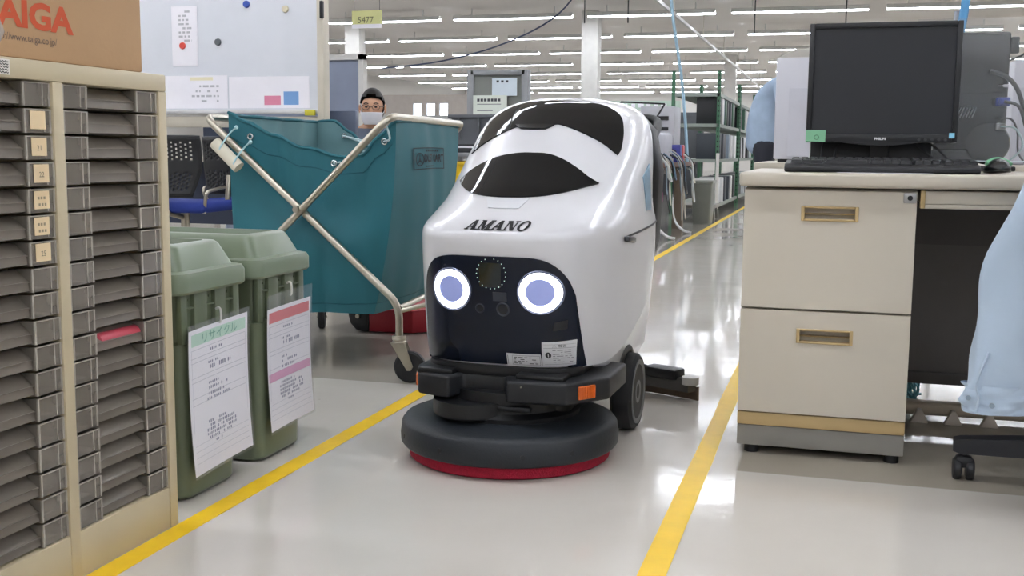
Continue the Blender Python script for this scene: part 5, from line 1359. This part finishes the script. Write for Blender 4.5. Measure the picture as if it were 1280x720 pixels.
for i, (y, c, lb) in enumerate(((10.75, '3b3f8c', 'small blue packet on the workbench'), (10.95, 'b93f4a', 'small red packet on the workbench'))):
    bm = nb(); box(bm, -1.56, -1.46, y, y + .13, .661, .83, .01); solo('packet', bm, mat('pkt' + c, c, .5, var=.3, scale=30), lb, 'packet')
bm = nb(); box(bm, -1.95, -1.60, 11.3, 11.75, .661, 1.22, .008); rk = solo('tower_computer', bm, mat('tower_grey_white', 'b4b5bb', .5), 'tall pale computer tower at the far end of the workbench', 'computer')
bm = nb(); box(bm, -1.90, -1.66, 11.29, 11.299, 1.08, 1.12); box(bm, -1.90, -1.66, 11.29, 11.299, .98, 1.01); obj('drive_slot', bm, BLACKP, rk, 0)
bm = nb(); box(bm, -1.58, -1.50, 9.62, 10.0, .30, .41, .02, 3); solo('pink_bag', bm, mat('magenta_cloth', 'b0568a', .8, var=.1), 'pink cloth bag hanging under the workbench', 'bag')
bm = nb(); box(bm, -2.1, -1.62, 9.65, 10.4, 0, .44, .01); ut = solo('black_tower', bm, mat('tower_black', '1d1d22', .5), 'black computer tower on the floor under the workbench', 'computer')
# two curved white legs under bench
for i, (x, y, lb) in enumerate(((-1.40, 9.55, 'nearer white curved runner leaning under the workbench'), (-1.36, 10.35, 'farther white curved runner leaning under the workbench'))):
    bm = nb(); P_ = smooth_path([(x - .10, y, .36), (x - .10, y + .01, .22), (x - .07, y + .02, .10), (x, y + .03, .03), (x + .07, y + .04, .012)], 6)
    ring_faces(bm, [[p + Vector((0, d, e)) for d, e in ((-.045, -.008), (.045, -.008), (.045, .008), (-.045, .008))] for p in P_]); solo('curved_runner', bm, mat('white_runner', 'dcdcdc', .35), lb, 'runner', 'white curved runners under the workbench')
TB = thing('waste_bin', 'tall grey waste bin standing beside the workbench', 'bin', (-1.40, 12.0, 0))
bm = nb(); ring_faces(bm, [rr3(-1.46, -1.28, 11.87, 12.17, .02, 0), rr3(-1.48, -1.26, 11.83, 12.21, .02, .44)]); obj('bin_body', bm, mat('bin_grey_green', '7d8078', .5), TB, W=True)
bm = nb(); box(bm, -1.49, -1.25, 11.82, 12.22, .43, .46, .006); obj('bin_rim', bm, mat('bin_rim_grey', '8f928a', .5), TB, W=True)
bm = nb(); cyl(bm, (-1.33, 13.0, .0), (-1.33, 13.0, .75), .02, n=10); solo('white_pole', bm, PILM, 'thin white pole standing in front of the green shelf', 'pole')
CW = thing('small_cart', 'low trolley with grey casters beside the green shelf', 'trolley', (-1.36, 12.7, 0))
bm = nb(); box(bm, -1.75, -1.28, 12.3, 12.9, .14, .18, .005); obj('deck', bm, GREYK, CW, W=True)
for y in (12.42, 12.8):
    bm = nb(); lathe(bm, [(.01, -.015), (.055, -.015), (.06, 0), (.055, .015), (.01, .015)], (-1.30, y, .06), 18, Matrix.Rotation(PI / 2, 4, 'Y')); cyl(bm, (-1.31, y, .06), (-1.31, y, .15), .012, n=8); obj('caster', bm, mat('caster_grey', '6f6f6c', .5), CW, W=True)
# green slotted shelves
def green_shelf(y0, y1, label, seed):
    s = thing('slotted_shelf', label, 'shelf', (-1.6, (y0 + y1) / 2, 0), 0, 'green slotted angle shelves along the aisle')
    HT = 1.72
    def post_bm(x, y):
        bm = nb(); box(bm, x - .04, x, y - .04, y - .035, 0, HT); box(bm, x - .004, x, y - .035, y + .0, 0, HT); return bm
    for x in (-1.36, -1.90):
        for y in (y0 + .04, y1):
            obj('post', post_bm(x, y), GRN, s, 0, W=True)
    bm = nb()
    for y in (y0 + .04, y1):
        for k in range(28): cbox(bm, (-1.38, y - .0405, .05 + k * .06), (.014, .002, .022)); cbox(bm, (-1.3595, y - .02, .05 + k * .06), (.002, .012, .022))
    obj('post_slots', bm, INK, s, 0, W=True)
    for z in (.14, .68, 1.10, 1.46):
        bm = nb(); box(bm, -1.90, -1.365, y0, y1, z - .04, z); obj('shelf_board', bm, mat('shelf_grey_green', '8b948c', .5), s, 0, W=True)
    return s
rnd = random.Random(5)
bcols = ['d8d8da', 'bfc3c6', '22252a', '3a4048', 'e2e2e2', '2f5a44', '8c9aa8', '191b1e']
wname = {'d8d8da': 'white', 'bfc3c6': 'pale grey', '22252a': 'black', '3a4048': 'slate', 'e2e2e2': 'bright white', '2f5a44': 'green', '8c9aa8': 'blue grey', '191b1e': 'glossy black'}
binder_me = {}
for i, (y0, y1, lb) in enumerate(((13.40, 16.2, 'green slotted steel shelf nearest the workbench'), (16.30, 19.1, 'second green slotted shelf along the aisle'), (19.2, 22.0, 'third green slotted shelf farther along the aisle'))):
    green_shelf(y0, y1, lb, i)
    for z in (.14, .68, 1.10):
        if i > 1: continue
        y = y0 + .10; k = 0; nn = ('first', 'second', 'third', 'fourth', 'fifth', 'sixth', 'seventh', 'eighth')
        while y < y1 - .3 and k < 8:
            c = bcols[rnd.randrange(8)]; t_ = rnd.choice((.16, .22))
            key = (c, t_)
            if key not in binder_me:
                bm = nb(); box(bm, -.14, .14, 0, t_ - .01, 0, .31, .004); binder_me[key] = mesh_of('box_file', bm, mat('binder_' + c, c, .5))
            ob = inst('box_file', binder_me[key], None, (-1.53 + rnd.uniform(-.01, .03), y, z))
            tag(ob, '%s box file, %s from the front, %s board of the %s green shelf' % (wname[c], nn[k], {.14: 'lowest', .68: 'middle', 1.10: 'upper'}[z], ('nearest', 'second')[i]), 'box file', 'box files on the %s green shelf' % ('nearest', 'second')[i])
            y += t_ + rnd.choice((.02, .08, .25)); k += 1
# overhead sign between shelves
OS = thing('area_banner', 'pale green lettered board spanning above the workbench', 'sign board', (-2.6, 14.5, 1.55))
bm = nb(); box(bm, -3.9, -1.98, 14.5, 14.52, 1.30, 1.42); obj('banner_board', bm, mat('banner_green_white', 'bcd0c2', .6), OS, 0, W=True)
bm = nb()
for k in range(10): cbox(bm, (-3.1 + k * .10, 14.497, 1.36), (.05 if k % 3 else .075, .004, .05))
obj('banner_marks', bm, PAPER, OS, 0, W=True)
bm = nb()
for x in (-3.8, -2.05): cyl(bm, (x, 14.51, 0), (x, 14.51, 1.42), .012, n=6)
obj('banner_posts', bm, GRN, OS, 0, W=True)
# dark cabinets and machines farther off
def cabinet(x0, x1, y0, y1, h, m, label):
    c = thing('storage_cabinet', label, 'cabinet', ((x0 + x1) / 2, (y0 + y1) / 2, 0))
    bm = nb(); box(bm, x0, x1, y0, y1, 0, h, .006); obj('cabinet_body', bm, m, c, W=True)
    n = max(2, int((x1 - x0) / .5))
    for k in range(n):
        a = x0 + (x1 - x0) * k / n; b = x0 + (x1 - x0) * (k + 1) / n
        bm = nb(); box(bm, a + .012, b - .012, y0 - .02, y0, .08, h - .05, .004); d = obj('door', bm, m, c, W=True)
        bm = nb(); box(bm, b - .06, b - .04, y0 - .032, y0 - .02, h * .5, h * .5 + .12, .003); obj('handle', bm, STEEL, d, W=True)
cabinet(-5.6, -3.6, 17.0, 17.5, 1.55, mat('grey_cabinet_a', '7b7c7e', .5), 'long grey storage cabinet far behind the robot')
cabinet(-8.2, -6.2, 18.0, 18.5, 1.35, mat('grey_cabinet_b', '8f8e8b', .5), 'pale grey storage cabinet far behind the seated person')
cabinet(-3.4, -2.3, 19.5, 20.0, 1.45, mat('grey_cabinet_c', '55585c', .5), 'dark grey storage cabinet far behind the workbench')
cabinet(-7.4, -5.4, 27.0, 27.5, 1.75, mat('grey_cabinet_d', 'a09d97', .5), 'beige storage cabinet by the far windows')
cabinet(.6, 3.4, 24.0, 24.5, 1.7, mat('grey_cabinet_e', '9b9a97', .5), 'grey storage cabinet far behind the monitor')
# ceiling run duct, blue cable drops
bm = nb(); box(bm, -2.62, -2.58, 4, 40, 2.92, 2.97)
cdct = solo('cable_duct', bm, mat('duct_white', 'd0d0ce', .5), 'long white cable duct hung below the ceiling along the aisle', 'cable duct', smooth=0)
bm = nb()
for y in range(6, 40, 4): cyl(bm, (-2.60, y, 2.97), (-2.60, y, ZC), .006, n=5)
obj('duct_rod', bm, STEEL, cdct, 0)
BLC = mat('blue_cable', '4f8fbf', .5); LBL = mat('pale_blue_cable', '9fbfd2', .5)
bm = nb(); tube(bm, [(.62, 6.2, ZC), (.61, 6.2, 2.4), (.60, 6.2, 1.6), (.555, 6.2, 1.22), (.54, 6.2, .9)], .022, 8, 6); solo('hanging_cable', bm, BLC, 'thick blue cable bundle dropping from the ceiling behind the right monitor', 'cable')
bm = nb(); cyl(bm, (.50, 6.3, .0), (.57, 6.3, 1.5), .018, n=10); solo('cable_pole', bm, mat('pole_grey', '9c9fa6', .5), 'grey slanted pole beside the blue cable bundle', 'pole')
bm = nb(); tube(bm, [(-1.75, 11.6, ZC), (-1.72, 11.6, 2.4), (-1.58, 11.6, 1.5), (-1.52, 11.6, .95), (-1.50, 11.6, .66)], .016, 8, 6); solo('hanging_cable', bm, LBL, 'pale blue cable dropping from the ceiling to the workbench', 'cable')
bm = nb(); tube(bm, [(-6.8, 16, 2.0), (-5.8, 16, 2.1), (-4.8, 16, 2.35), (-4.0, 16, 2.75), (-3.5, 16, 3.39)], .012, 6, 6); solo('hanging_cable', bm, mat('dark_blue_cable', '46506a', .5), 'dark slack cable slanting up to the ceiling left of the robot', 'cable')
for i, (x, y) in enumerate(((-3.5, 15.5), (-2.9, 15.6), (-1.15, 15.5), (.03, 15.5))):
    bm = nb(); cyl(bm, (x, y, 2.55 if i < 2 else 2.35), (x, y, ZC), .009, n=5)
    solo('drop_wire', bm, INK, ('thin dark wire hanging from the ceiling, leftmost above the robot', 'thin dark wire hanging from the ceiling, second above the robot', 'thin dark wire hanging from the ceiling left of the monitor', 'thin dark wire hanging from the ceiling above the monitor')[i], 'wire', 'dark drop wires over the aisle')
